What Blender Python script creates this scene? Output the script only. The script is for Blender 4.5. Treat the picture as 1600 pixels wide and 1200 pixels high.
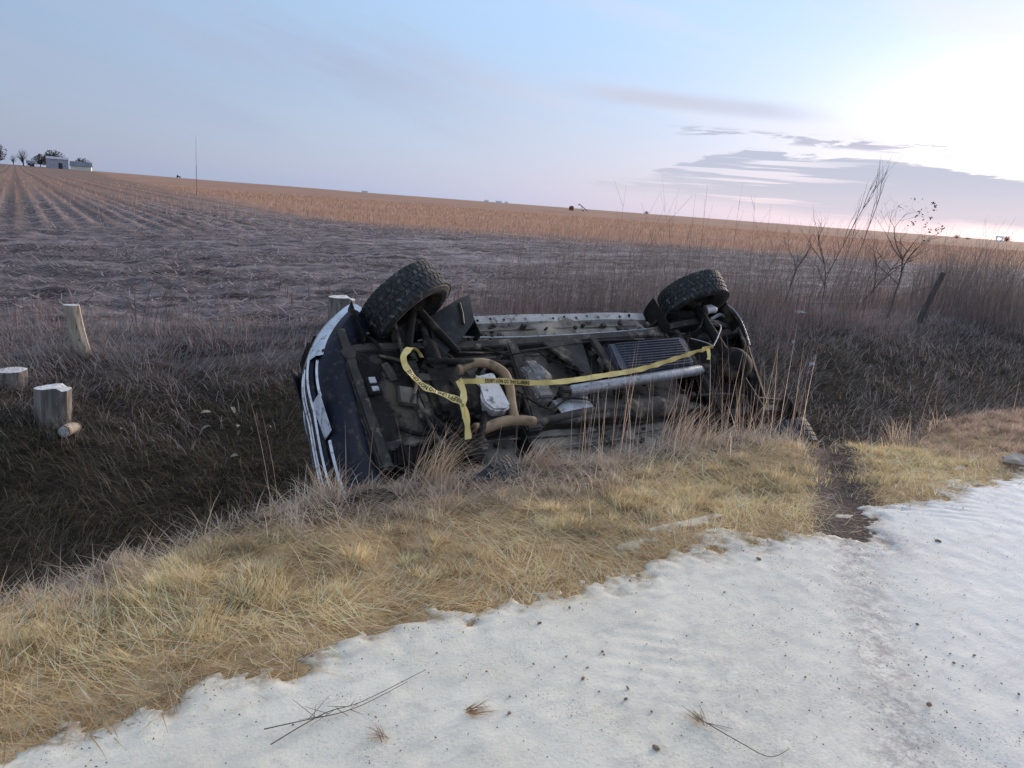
import bpy, bmesh, math, random
import numpy as np
from mathutils import Matrix, Vector

random.seed(7)
RNG = np.random.default_rng(11)
R = math.radians
scene = bpy.context.scene
for o in list(bpy.data.objects):
    bpy.data.objects.remove(o)
COL = scene.collection

# ------------------------------------------------------------------ camera
cam_data = bpy.data.cameras.new("camera")
cam_data.sensor_width = 36.0
cam_data.lens = 27.0
cam_data.clip_start = 0.05
cam_data.clip_end = 20000
cam = bpy.data.objects.new("camera", cam_data)
COL.objects.link(cam)
CAM_Z = 1.6
PITCH, ROLL = R(13.2), R(4.3)
fw = Vector((0, math.cos(PITCH), -math.sin(PITCH)))
r0 = Vector((1, 0, 0))
u0 = r0.cross(fw)
cr_ = r0 * math.cos(ROLL) + u0 * math.sin(ROLL)
cu_ = -r0 * math.sin(ROLL) + u0 * math.cos(ROLL)
mw = Matrix.Identity(4)
for i in range(3):
    mw[i][0], mw[i][1], mw[i][2] = cr_[i], cu_[i], -fw[i]
mw[2][3] = CAM_Z
cam.matrix_world = mw
scene.camera = cam

# ------------------------------------------------------------------ sky
SUN_AZ, SUN_EL = R(42), R(11.0)          # glow to the right of the frame
world = bpy.data.worlds.new("World")
scene.world = world
world.use_nodes = True
nt = world.node_tree
nt.nodes.clear()


class NG:
    """small expression helper for shader node trees"""
    def __init__(self, tree):
        self.t = tree

    def n(self, kind, **kw):
        nd = self.t.nodes.new(kind)
        for k, v in kw.items():
            setattr(nd, k, v)
        return nd

    def set(self, sock, v):
        if hasattr(v, "is_linked"):
            self.t.links.new(v, sock)
        else:
            sock.default_value = v

    def m(self, op, a, b=None, c=None, clamp=False):
        nd = self.n("ShaderNodeMath", operation=op, use_clamp=clamp)
        self.set(nd.inputs[0], a)
        if b is not None:
            self.set(nd.inputs[1], b)
        if c is not None:
            self.set(nd.inputs[2], c)
        return nd.outputs[0]

    def smooth(self, x, a, b, lo=0.0, hi=1.0):
        nd = self.n("ShaderNodeMapRange", interpolation_type="SMOOTHSTEP")
        self.set(nd.inputs["Value"], x)
        nd.inputs["From Min"].default_value = a
        nd.inputs["From Max"].default_value = b
        nd.inputs["To Min"].default_value = lo
        nd.inputs["To Max"].default_value = hi
        return nd.outputs[0]

    def lin(self, x, a, b, lo=0.0, hi=1.0):
        nd = self.n("ShaderNodeMapRange")
        self.set(nd.inputs["Value"], x)
        nd.inputs["From Min"].default_value = a
        nd.inputs["From Max"].default_value = b
        nd.inputs["To Min"].default_value = lo
        nd.inputs["To Max"].default_value = hi
        return nd.outputs[0]

    def mix(self, f, a, b, mode="MIX"):
        nd = self.n("ShaderNodeMix", data_type="RGBA", blend_type=mode)
        self.set(nd.inputs[0], f)
        self.set(nd.inputs[6], a)
        self.set(nd.inputs[7], b)
        return nd.outputs[2]

    def noise(self, vec, scale, detail=4, rough=0.55, dist=0.0):
        nd = self.n("ShaderNodeTexNoise")
        if vec is not None:
            self.set(nd.inputs["Vector"], vec)
        nd.inputs["Scale"].default_value = scale
        nd.inputs["Detail"].default_value = detail
        nd.inputs["Roughness"].default_value = rough
        nd.inputs["Distortion"].default_value = dist
        return nd.outputs["Fac"]

    def comb(self, x, y, z):
        nd = self.n("ShaderNodeCombineXYZ")
        for s, v in zip(nd.inputs, (x, y, z)):
            self.set(s, v)
        return nd.outputs[0]

    def ramp(self, f, stops, interp="LINEAR"):
        nd = self.n("ShaderNodeValToRGB")
        nd.color_ramp.interpolation = interp
        el = nd.color_ramp.elements
        while len(el) < len(stops):
            el.new(0.5)
        for e, (p, c) in zip(el, stops):
            e.position = p
            e.color = (c[0], c[1], c[2], 1)
        self.set(nd.inputs[0], f)
        return nd.outputs[0]


g = NG(nt)
tc = g.n("ShaderNodeTexCoord")
sep = g.n("ShaderNodeSeparateXYZ")
nt.links.new(tc.outputs["Generated"], sep.inputs[0])
dx, dy, dz = sep.outputs
az = g.m("ARCTAN2", dx, dy)                                  # radians, + to the right
el = g.m("ARCSINE", dz)
azd = g.m("MULTIPLY", az, 57.2958)
eld = g.m("MULTIPLY", el, 57.2958)
gd = (math.sin(SUN_AZ) * math.cos(R(4)), math.cos(SUN_AZ) * math.cos(R(4)), math.sin(R(4)))
A = g.m("ADD", g.m("ADD", g.m("MULTIPLY", dx, gd[0]), g.m("MULTIPLY", dy, gd[1])), g.m("MULTIPLY", dz, gd[2]))
A = g.m("MAXIMUM", A, 0.0)
base = g.ramp(g.lin(dz, -0.02, 1.0), [
    (0.00, (0.355, 0.45, 0.63)), (0.05, (0.345, 0.445, 0.64)), (0.13, (0.335, 0.45, 0.665)),
    (0.22, (0.34, 0.50, 0.75)), (0.40, (0.42, 0.57, 0.83)), (1.0, (0.54, 0.65, 0.84))])
# dimmer away from the afterglow
side = g.smooth(A, 0.1, 1.0, 0.74, 1.12)
base = g.mix(1.0, base, g.comb(side, side, side), "MULTIPLY")
# physical dusk sky adds its own part
nish = g.n("ShaderNodeTexSky", sky_type="NISHITA")
nish.sun_disc = False
nish.sun_elevation = R(1.5)
nish.sun_rotation = SUN_AZ
nish.altitude = 300
nb = g.mix(1.0, nish.outputs[0], (0.05, 0.05, 0.05, 1), "MULTIPLY")
base = g.mix(1.0, base, nb, "ADD")
# white afterglow
gl = g.m("MULTIPLY", g.m("POWER", A, 14.0), 0.62)
gl2 = g.m("MULTIPLY", g.m("POWER", A, 60.0), 0.8)
glow = g.m("MULTIPLY", g.m("ADD", gl, gl2), g.smooth(eld, 6.0, 17.0, 1.0, 0.12))
base = g.mix(1.0, base, g.mix(1.0, (1.0, 0.88, 0.79, 1), g.comb(glow, glow, glow), "MULTIPLY"), "ADD")
# pink haze just above the horizon
pinkf = g.m("MULTIPLY", g.smooth(eld, 0.0, 7.0, 1.0, 0.0), g.smooth(azd, -14, 20, 0.0, 0.36))
base = g.mix(pinkf, base, (0.70, 0.54, 0.58, 1))
# high thin streaks of cirrus, drawn out sideways
nz = g.noise(g.comb(g.m("MULTIPLY", azd, 0.035), g.m("ADD", g.m("MULTIPLY", eld, 0.22), g.m("MULTIPLY", azd, 0.055)), 3.1), 1.0, 5, 0.55, 0.3)
cir = g.m("MULTIPLY", g.smooth(nz, 0.42, 0.72), g.smooth(eld, 1.0, 5.0))
cir = g.m("MULTIPLY", cir, g.smooth(eld, 13.0, 24.0, 1.0, 0.35))
cir = g.m("MULTIPLY", cir, 0.70)
base = g.mix(cir, base, g.mix(g.smooth(A, 0.55, 0.98), (0.37, 0.43, 0.58, 1), (0.80, 0.78, 0.84, 1)))
# low slate-lavender cloud bank under the glow
ne = g.noise(g.comb(g.m("MULTIPLY", azd, 0.16), g.m("MULTIPLY", eld, 0.9), 7.7), 1.0, 6, 0.6, 0.4)
ne = g.m("SUBTRACT", ne, 0.5)
top = g.m("ADD", g.smooth(azd, 5.0, 16.0, 2.2, 4.6), g.m("MULTIPLY", ne, 2.6))
top = g.m("SUBTRACT", top, g.smooth(azd, 20.0, 33.0, 0.0, 0.9))
dtop = g.m("SUBTRACT", top, eld)
bank = g.smooth(dtop, -0.06, 0.16)
bank = g.m("MULTIPLY", bank, g.smooth(g.m("ADD", azd, g.m("MULTIPLY", ne, 26.0)), 5.0, 11.0))
bank = g.m("MULTIPLY", bank, g.smooth(azd, 55.0, 80.0, 1.0, 0.0))
low = g.m("ADD", g.smooth(azd, 8.0, 24.0, 0.9, 0.1), g.m("MULTIPLY", ne, 1.2))
bank = g.m("MULTIPLY", bank, g.smooth(g.m("SUBTRACT", eld, low), -0.2, 1.1))
# bright slots inside the bank on its thin left end
ns = g.noise(g.comb(g.m("MULTIPLY", azd, 0.085), g.m("MULTIPLY", eld, 2.6), 1.3), 1.0, 3, 0.5, 0.2)
slot = g.m("MULTIPLY", g.smooth(ns, 0.54, 0.60), g.smooth(azd, 15.0, 26.0, 1.0, 0.0))
bank = g.m("MULTIPLY", bank, g.m("SUBTRACT", 1.0, g.m("MULTIPLY", slot, 0.9)))
base = g.mix(g.m("MULTIPLY", bank, 0.93), base, g.mix(g.smooth(eld, 0.6, 4.0), (0.60, 0.56, 0.64, 1), (0.46, 0.49, 0.60, 1)))
# broken scraps of cloud above the bank
nw = g.noise(g.comb(g.m("MULTIPLY", azd, 0.30), g.m("MULTIPLY", eld, 2.4), 12.4), 1.0, 5, 0.6, 0.5)
lane = g.m("SUBTRACT", g.m("SUBTRACT", 5.75, g.m("MULTIPLY", g.m("SUBTRACT", azd, 12.0), 0.035)), eld)
lane = g.m("ABSOLUTE", lane)
wsp = g.m("MULTIPLY", g.smooth(nw, 0.50, 0.58), g.smooth(lane, 0.15, 0.50, 1.0, 0.0))
wsp = g.m("MULTIPLY", wsp, g.m("MULTIPLY", g.smooth(azd, 9.0, 12.0), g.smooth(azd, 27.0, 31.0, 1.0, 0.0)))
base = g.mix(g.m("MULTIPLY", wsp, 0.85), base, (0.45, 0.46, 0.57, 1))
# long soft streak higher up
lane2 = g.m("ABSOLUTE", g.m("SUBTRACT", g.m("SUBTRACT", 7.9, g.m("MULTIPLY", g.m("SUBTRACT", azd, 5.0), 0.05)), eld))
st = g.m("MULTIPLY", g.smooth(lane2, 0.1, 0.9, 1.0, 0.0), g.m("MULTIPLY", g.smooth(azd, 0.0, 7.0), g.smooth(azd, 15.0, 22.0, 1.0, 0.0)))
base = g.mix(g.m("MULTIPLY", st, g.smooth(nz, 0.25, 0.6, 0.25, 0.75)), base, (0.52, 0.53, 0.64, 1))
bg = g.n("ShaderNodeBackground")
nt.links.new(base, bg.inputs[0])
bg.inputs[1].default_value = 1.0
outw = g.n("ShaderNodeOutputWorld")
nt.links.new(bg.outputs[0], outw.inputs[0])

# ------------------------------------------------------------------ sun (just below a hazy horizon glow)
sd = bpy.data.lights.new("sun", "SUN")
sd.energy = 3.8
sd.angle = R(28)
sd.color = (1.0, 0.82, 0.66)
sun = bpy.data.objects.new("sun", sd)
COL.objects.link(sun)
sdir = Vector((math.sin(SUN_AZ) * math.cos(SUN_EL), math.cos(SUN_AZ) * math.cos(SUN_EL), math.sin(SUN_EL)))
sun.rotation_euler = sdir.to_track_quat("Z", "Y").to_euler()
sun.location = (30, 40, 20)

scene.view_settings.view_transform = "Standard"
scene.view_settings.look = "None"
scene.view_settings.exposure = 0.22
scene.view_settings.gamma = 1.0
scene.view_settings.use_curve_mapping = False
scene.render.engine = "CYCLES"
scene.cycles.max_bounces = 5
scene.cycles.diffuse_bounces = 2
scene.cycles.glossy_bounces = 3
scene.cycles.transmission_bounces = 2
scene.cycles.use_denoising = True

# ------------------------------------------------------------------ helpers: names, materials, meshes


def tag(o, label=None, cat=None, group=None, kind=None):
    if label: o["label"] = label
    if cat: o["category"] = cat
    if group: o["group"] = group
    if kind: o["kind"] = kind
    return o


def empty(name, loc=(0, 0, 0), rz=0.0):
    o = bpy.data.objects.new(name, None)
    o.empty_display_size = 0.2
    o.location = loc
    o.rotation_euler = (0, 0, rz)
    COL.objects.link(o)
    return o


def copy_tree(o, parent=None):
    c = o.copy()
    COL.objects.link(c)
    if parent is not None:
        c.parent = parent
    for ch in list(o.children):
        copy_tree(ch, c)
    return c


def material(name, c1, c2=None, scale=6.0, rough=0.7, metal=0.0, bump=0.0, bscale=None, detail=5, spec=0.4,
             contrast=(0.35, 0.65), c3=None, s3=30.0, stretch=None, coat=0.0, rough2=None):
    m = bpy.data.materials.new(name)
    m.use_nodes = True
    t = m.node_tree
    k = NG(t)
    p = t.nodes["Principled BSDF"]
    tcn = k.n("ShaderNodeTexCoord")
    vec = tcn.outputs["Object"]
    if stretch:
        mp = k.n("ShaderNodeMapping")
        mp.inputs["Scale"].default_value = stretch
        t.links.new(vec, mp.inputs[0])
        vec = mp.outputs[0]
    c2 = c2 or tuple(x * 0.7 for x in c1)
    f = k.smooth(k.noise(vec, scale, detail, 0.6), contrast[0], contrast[1])
    col = k.mix(f, (*c1, 1), (*c2, 1))
    if c3:
        f3 = k.smooth(k.noise(vec, s3, 4, 0.65), 0.52, 0.68)
        col = k.mix(f3, col, (*c3, 1))
    t.links.new(col, p.inputs["Base Color"])
    if rough2 is not None:
        t.links.new(k.lin(f, 0, 1, rough, rough2), p.inputs["Roughness"])
    else:
        p.inputs["Roughness"].default_value = rough
    p.inputs["Metallic"].default_value = metal
    p.inputs["Specular IOR Level"].default_value = spec
    p.inputs["Coat Weight"].default_value = coat
    if bump:
        b = k.n("ShaderNodeBump")
        b.inputs["Strength"].default_value = 1.0
        b.inputs["Distance"].default_value = bump
        t.links.new(k.noise(vec, bscale or scale * 4, 5, 0.6), b.inputs["Height"])
        t.links.new(b.outputs[0], p.inputs["Normal"])
    return m


def attr_material(name, rough=0.85, trans=0.25, spec=0.2):
    """colour of each blade comes with the blade; some light passes through"""
    m = bpy.data.materials.new(name)
    m.use_nodes = True
    t = m.node_tree
    t.nodes.clear()
    k = NG(t)
    a = k.n("ShaderNodeAttribute", attribute_name="tint")
    d = k.n("ShaderNodeBsdfDiffuse")
    tr = k.n("ShaderNodeBsdfTranslucent")
    gl_ = k.n("ShaderNodeBsdfGlossy")
    gl_.inputs["Roughness"].default_value = 0.5
    mx = k.n("ShaderNodeMixShader")
    mx.inputs[0].default_value = trans
    mx2 = k.n("ShaderNodeMixShader")
    mx2.inputs[0].default_value = 0.03
    t.links.new(a.outputs["Color"], d.inputs[0])
    t.links.new(a.outputs["Color"], tr.inputs[0])
    t.links.new(d.outputs[0], mx.inputs[1])
    t.links.new(tr.outputs[0], mx.inputs[2])
    t.links.new(mx.outputs[0], mx2.inputs[1])
    t.links.new(gl_.outputs[0], mx2.inputs[2])
    o = k.n("ShaderNodeOutputMaterial")
    t.links.new(mx2.outputs[0], o.inputs[0])
    return m


def link_mesh(name, me, m, parent=None):
    if m is not None:
        me.materials.append(m)
    o = bpy.data.objects.new(name, me)
    COL.objects.link(o)
    if parent is not None:
        o.parent = parent
    return o


class MB:
    def __init__(self):
        self.v, self.f = [], []

    def add(self, vs, fs):
        b = len(self.v)
        self.v += [tuple(x) for x in vs]
        self.f += [tuple(i + b for i in f) for f in fs]
        return self

    def box(self, c, s, rot=None, taper=1.0):
        hx, hy, hz = s[0] / 2, s[1] / 2, s[2] / 2
        vs = []
        for z in (-hz, hz):
            k = taper if z > 0 else 1.0
            for x, y in ((-hx, -hy), (hx, -hy), (hx, hy), (-hx, hy)):
                vs.append(Vector((x * k, y * k, z)))
        if rot is not None:
            vs = [rot @ p for p in vs]
        c = Vector(c)
        return self.add([p + c for p in vs], [(3, 2, 1, 0), (4, 5, 6, 7), (0, 1, 5, 4), (1, 2, 6, 5), (2, 3, 7, 6), (3, 0, 4, 7)])

    def tube(self, pts, r, n=8, caps=True):
        pts = [Vector(p) for p in pts]
        rs = r if isinstance(r, (list, tuple)) else [r] * len(pts)
        rings = []
        up = Vector((0.31, 0.2, 0.93))
        prev = None
        for i, p in enumerate(pts):
            d = (pts[min(i + 1, len(pts) - 1)] - pts[max(i - 1, 0)]).normalized()
            a = prev if prev is not None else up
            a = (a - d * a.dot(d))
            if a.length < 1e-3:
                a = Vector((1, 0, 0)) - d * d.x
            a.normalize()
            b = d.cross(a)
            prev = a
            rings.append([p + (a * math.cos(2 * math.pi * k / n) + b * math.sin(2 * math.pi * k / n)) * rs[i] for k in range(n)])
        vs = [q for ring in rings for q in ring]
        fs = []
        for i in range(len(pts) - 1):
            for k in range(n):
                k2 = (k + 1) % n
                fs.append((i * n + k, i * n + k2, (i + 1) * n + k2, (i + 1) * n + k))
        if caps:
            fs.append(tuple(range(n - 1, -1, -1)))
            fs.append(tuple(range((len(pts) - 1) * n, len(pts) * n)))
        return self.add(vs, fs)

    def lathe(self, prof, n=24, axis="y", c=(0, 0, 0), closed=False):
        vs, fs = [], []
        for (r, h) in prof:
            for k in range(n):
                a = 2 * math.pi * k / n
                x, z = r * math.cos(a), r * math.sin(a)
                q = {"y": (x, h, z), "z": (x, z, h), "x": (h, x, z)}[axis]
                vs.append((q[0] + c[0], q[1] + c[1], q[2] + c[2]))
        m = len(prof)
        for i in range(m if closed else m - 1):
            j = (i + 1) % m
            for k in range(n):
                k2 = (k + 1) % n
                fs.append((i * n + k, i * n + k2, j * n + k2, j * n + k))
        return self.add(vs, fs)

    def prism(self, poly, d0, d1, axis="z"):
        def pt(p, d):
            return {"z": (p[0], p[1], d), "y": (p[0], d, p[1]), "x": (d, p[0], p[1])}[axis]
        n = len(poly)
        vs = [pt(p, d0) for p in poly] + [pt(p, d1) for p in poly]
        fs = [tuple(range(n - 1, -1, -1)), tuple(range(n, 2 * n))]
        for i in range(n):
            j = (i + 1) % n
            fs.append((i, j, n + j, n + i))
        return self.add(vs, fs)

    def grid(self, P):
        nu, nv = len(P), len(P[0])
        vs = [p for row in P for p in row]
        fs = []
        for i in range(nu - 1):
            for j in range(nv - 1):
                fs.append((i * nv + j, (i + 1) * nv + j, (i + 1) * nv + j + 1, i * nv + j + 1))
        return self.add(vs, fs)

    def build(self, name, m, parent=None, bevel=0.0, smooth=False, segs=2, solid=0.0):
        me = bpy.data.meshes.new(name)
        me.from_pydata(self.v, [], self.f)
        bm = bmesh.new()
        bm.from_mesh(me)
        bmesh.ops.remove_doubles(bm, verts=bm.verts, dist=1e-5)
        if solid:
            bmesh.ops.recalc_face_normals(bm, faces=bm.faces)
            bmesh.ops.solidify(bm, geom=bm.faces[:], thickness=solid)
        bmesh.ops.recalc_face_normals(bm, faces=bm.faces)
        if bevel:
            es = [e for e in bm.edges if len(e.link_faces) == 2 and e.calc_face_angle(0) > 0.6]
            bmesh.ops.bevel(bm, geom=es, offset=bevel, segments=segs, affect="EDGES", clamp_overlap=True)
        bm.to_mesh(me)
        bm.free()
        if smooth:
            for p in me.polygons:
                p.use_smooth = True
            try:
                me.set_sharp_from_angle(angle=R(38))
            except Exception:
                pass
        return link_mesh(name, me, m, parent)


def np_mesh(name, V, F4=None, F3=None, tint=None, m=None, smooth=False):
    """fast mesh from numpy arrays: quads F4 and triangles F3"""
    me = bpy.data.meshes.new(name)
    V = np.asarray(V, np.float32)
    n4 = 0 if F4 is None else len(F4)
    n3 = 0 if F3 is None else len(F3)
    me.vertices.add(len(V))
    me.vertices.foreach_set("co", V.ravel())
    loops = np.concatenate([x for x in ([] if F4 is None else [np.asarray(F4, np.int32).ravel()]) + ([] if F3 is None else [np.asarray(F3, np.int32).ravel()])])
    me.loops.add(len(loops))
    me.loops.foreach_set("vertex_index", loops)
    me.polygons.add(n4 + n3)
    st_ = np.concatenate([np.arange(n4) * 4, n4 * 4 + np.arange(n3) * 3]).astype(np.int32)
    me.polygons.foreach_set("loop_start", st_)
    me.update(calc_edges=True)
    if smooth:
        me.polygons.foreach_set("use_smooth", np.ones(n4 + n3, bool))
    if tint is not None:
        a = me.attributes.new("tint", "FLOAT_COLOR", "POINT")
        c = np.ones((len(V), 4), np.float32)
        c[:, :3] = tint
        a.data.foreach_set("color", c.ravel())
    return link_mesh(name, me, m)


# ------------------------------------------------------------------ terrain
UX, UY = math.cos(R(33)), math.sin(R(33))    # along the road (to the right and away)
VX, VY = -UY, UX                             # across it, towards the field


def hsh(i, j, s):
    x = np.sin(i * 127.1 + j * 311.7 + s * 74.7) * 43758.5453
    return x - np.floor(x)


def vnoise(x, y, s=0):
    xi, yi = np.floor(x), np.floor(y)
    xf, yf = x - xi, y - yi
    xf = xf * xf * (3 - 2 * xf)
    yf = yf * yf * (3 - 2 * yf)
    a = hsh(xi, yi, s) * (1 - xf) + hsh(xi + 1, yi, s) * xf
    b = hsh(xi, yi + 1, s) * (1 - xf) + hsh(xi + 1, yi + 1, s) * xf
    return a * (1 - yf) + b * yf - 0.5


def fbm(x, y, s=0, o=3):
    t, a = 0, 1.0
    for k in range(o):
        t = t + a * vnoise(x, y, s + k * 5)
        x, y, a = x * 2.03 + 3.7, y * 2.03 + 1.3, a * 0.5
    return t


def sstep(x, a, b):
    t = np.clip((x - a) / (b - a), 0, 1)
    return t * t * (3 - 2 * t)


def uv(x, y):
    return x * UX + y * UY, x * VX + y * VY


def xy(u, v):
    return u * UX + v * VX, u * UY + v * VY


PROF_S = np.array([-1.6, -1.05, -.5, 0, .15, .6, 1.1, 1.7, 2.3, 3.2, 4.2, 5.2, 5.9, 7.0, 9.0])
PROF_Z = np.array([0, -.035, -.05, -.09, -.2, -.80, -1.12, -1.2, -1.15, -.88, -.55, -.27, -.22, -.24, -.22])


def edge_u(u):
    """where the ditch begins, measured across the road"""
    e = np.interp(u, [-3, -.2, .6, 1.4, 4.6, 5.3, 5.9, 6.4, 7.2, 12], [3.35, 3.42, 3.6, 3.93, 3.93, 3.8, 3.2, 3.3, 3.6, 3.6])
    return e + 0.12 * fbm(u * 1.3, u * 0 + 2.2, 3, 2)


def ground(x, y):
    x = np.asarray(x, float); y = np.asarray(y, float)
    u, v = uv(x, y)
    s = v - edge_u(u)
    z = np.interp(s, PROF_S, PROF_Z)
    z = z * sstep(v, 2.15, 2.6)
    rough = sstep(v, 2.3, 3.2)
    z = z - 0.07 * np.exp(-((u - (3.74 + (v - 2.24) * 1.22)) / 0.22) ** 2) * sstep(v, 2.3, 2.8) * sstep(v, 4.2, 3.7)
    z = z + rough * (0.06 * fbm(x * 1.1, y * 1.1, 1) + 0.05 * fbm(x * 4.1, y * 4.1, 2, 2))
    # clods and lumps of the tilled field
    fld = sstep(v, 9.0, 11.0)
    d = np.hypot(x, y)
    z = z + fld * ((0.06 * fbm(x * 1.3, y * 2.6, 9) + 0.06 * fbm(u * 5.0, v * 7.0, 11, 2)) * np.clip(34 / (d + 1), 0, 1))
    # planting rows run away from the road on the left part of the field
    rows = sstep(v, 24, 40) * sstep(u, 16, 8)
    z = z + rows * 0.05 * np.cos(u * 2 * math.pi / 0.76)
    z = z + sstep(d, 60, 400) * (1.6 * fbm(x / 220.0, y / 220.0, 21, 2))
    # slight rise to the farm on the left
    z = z + 2.2 * np.exp(-((x + 420) ** 2 + (y - 690) ** 2) / (260.0 ** 2))
    return z


def gz(x, y):
    return float(ground(np.array([x]), np.array([y]))[0])


# ground sheet: polar grid round the camera, dense where the camera looks
def ring_radii():
    r = [0.25]
    while r[-1] < 6500:
        q = r[-1]
        r.append(q * (1.016 if q < 16 else (1.028 if q < 60 else 1.06)))
    return np.array(r)


rr = ring_radii()
aa = np.concatenate([np.linspace(-52, 52, 420), np.linspace(55, 305, 84)])
aa = np.radians(aa)
RRg, AAg = np.meshgrid(rr, aa, indexing="ij")
GX, GY = RRg * np.sin(AAg), RRg * np.cos(AAg)
GZ = ground(GX, GY)
nr, na = GX.shape
idx = np.arange(nr * na).reshape(nr, na)
nxt = np.roll(idx, -1, axis=1)
F4 = np.stack([idx[:-1], idx[1:], nxt[1:], nxt[:-1]], -1).reshape(-1, 4)[:, ::-1]
GV = np.stack([GX, GY, GZ], -1).reshape(-1, 3)
GV = np.vstack([GV, [[0, 0, 0]]])
F3 = np.stack([idx[0], nxt[0], np.full(na, len(GV) - 1)], -1)[:, ::-1]

gm = bpy.data.materials.new("soil_and_stubble")
gm.use_nodes = True
t = gm.node_tree
k = NG(t)
p = t.nodes["Principled BSDF"]
p.inputs["Roughness"].default_value = 0.95
p.inputs["Specular IOR Level"].default_value = 0.1
geo = k.n("ShaderNodeNewGeometry")
sp = k.n("ShaderNodeSeparateXYZ")
t.links.new(geo.outputs["Position"], sp.inputs[0])
X, Y, Z = sp.outputs
Vn = k.m("ADD", k.m("MULTIPLY", X, VX), k.m("MULTIPLY", Y, VY))
Un = k.m("ADD", k.m("MULTIPLY", X, UX), k.m("MULTIPLY", Y, UY))
pos = geo.outputs["Position"]
n1 = k.noise(pos, 1.3, 6, 0.65)
n2 = k.noise(pos, 9.0, 5, 0.7)
n3 = k.noise(pos, 38.0, 3, 0.6)
nbig = k.noise(pos, 0.06, 3, 0.5)
# verge soil and thatch
verge = k.mix(k.smooth(n2, 0.35, 0.65), (0.34, 0.225, 0.115, 1), (0.60, 0.44, 0.26, 1))
ditch = k.mix(k.smooth(n2, 0.35, 0.7), (0.035, 0.028, 0.022, 1), (0.085, 0.068, 0.052, 1))  # dark soil, with the ditch's shade put into its colour
# field: rows are read across the planting direction
rowc = k.m("COSINE", k.m("MULTIPLY", Un, 2 * math.pi / 0.76))
stre = k.n("ShaderNodeMapping")
t.links.new(k.comb(Un, Vn, 0.0), stre.inputs[0])
stre.inputs["Scale"].default_value = (0.5, 1.9, 1)
nst = k.noise(stre.outputs[0], 1.0, 6, 0.7)
field = k.mix(k.smooth(nst, 0.38, 0.64), (0.050, 0.040, 0.044, 1), (0.28, 0.235, 0.24, 1))
field = k.mix(k.smooth(n2, 0.55, 0.75, 0, 0.5), field, (0.36, 0.32, 0.32, 1))
frost = k.m("MULTIPLY", k.smooth(k.noise(stre.outputs[0], 0.35, 5, 0.7), 0.46, 0.66), k.smooth(Un, 2.0, 16.0, 0.25, 0.8))
field = k.mix(frost, field, (0.42, 0.375, 0.385, 1))
rowmix = k.m("MULTIPLY", k.smooth(rowc, 0.1, 0.9), k.m("MULTIPLY", k.smooth(Un, 16, 6), k.smooth(Vn, 24, 38)))
field = k.mix(k.m("MULTIPLY", rowmix, 0.65), field, (0.40, 0.28, 0.23, 1))
# standing stubble in the far part, straw-orange
farb = k.m("ADD", Vn, k.m("MULTIPLY", k.m("SUBTRACT", n1, 0.5), 5.0))
farb = k.m("ADD", farb, k.m("MULTIPLY", k.m("SUBTRACT", Un, 26.0), 0.35))
straw = k.mix(k.smooth(nbig, 0.35, 0.65), (0.41, 0.245, 0.17, 1), (0.33, 0.19, 0.14, 1))
straw = k.mix(k.smooth(n1, 0.5, 0.75, 0, 0.5), straw, (0.18, 0.10, 0.07, 1))
ub = k.m("SUBTRACT", k.m("ADD", Un, k.m("MULTIPLY", k.m("SUBTRACT", n1, 0.5), 3.0)), k.m("ADD", 12.0, k.m("MULTIPLY", Vn, 0.055)))
farleft = k.mix(k.smooth(Vn, 25, 110), field, k.mix(k.smooth(nst, 0.3, 0.7), (0.20, 0.125, 0.10, 1), (0.34, 0.22, 0.17, 1)))
farleft = k.mix(k.m("MULTIPLY", k.smooth(k.m("COSINE", k.m("MULTIPLY", Un, 2 * math.pi / 3.04)), 0.2, 0.9), k.m("MULTIPLY", k.smooth(Vn, 20, 40), 0.55)), farleft, (0.13, 0.095, 0.085, 1))
fcol = k.mix(k.m("MULTIPLY", k.smooth(farb, 30, 48), k.smooth(ub, -2.0, 4.0)), farleft, straw)
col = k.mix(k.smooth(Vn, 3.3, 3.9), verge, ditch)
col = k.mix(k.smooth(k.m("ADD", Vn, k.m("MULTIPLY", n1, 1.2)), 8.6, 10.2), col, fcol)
col = k.mix(k.smooth(n3, 0.62, 0.75, 0, 0.35), col, (0.33, 0.28, 0.25, 1))
gapd = k.m("ABSOLUTE", k.m("SUBTRACT", Un, k.m("ADD", 3.74, k.m("MULTIPLY", k.m("SUBTRACT", Vn, 2.24), 1.22))))
gapm = k.m("MULTIPLY", k.smooth(k.m("ADD", gapd, k.m("MULTIPLY", k.m("SUBTRACT", n2, .5), .3)), 0.22, 0.46, 1, 0), k.smooth(Vn, 3.9, 4.3, 1, 0))
col = k.mix(gapm, col, k.mix(k.smooth(n3, 0.4, 0.6), (0.075, 0.055, 0.048, 1), (0.17, 0.13, 0.115, 1)))
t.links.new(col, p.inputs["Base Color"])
b = k.n("ShaderNodeBump")
b.inputs["Distance"].default_value = 0.05
t.links.new(k.noise(pos, 14.0, 6, 0.7), b.inputs["Height"])
t.links.new(b.outputs[0], p.inputs["Normal"])
gobj = np_mesh("ground", GV, F4, F3, m=gm, smooth=True)
tag(gobj, kind="structure")

# ------------------------------------------------------------------ road under frost and snow
TU, TV = -0.78, -0.62    # direction of the wheel track that left the road (u, v) per unit


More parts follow.
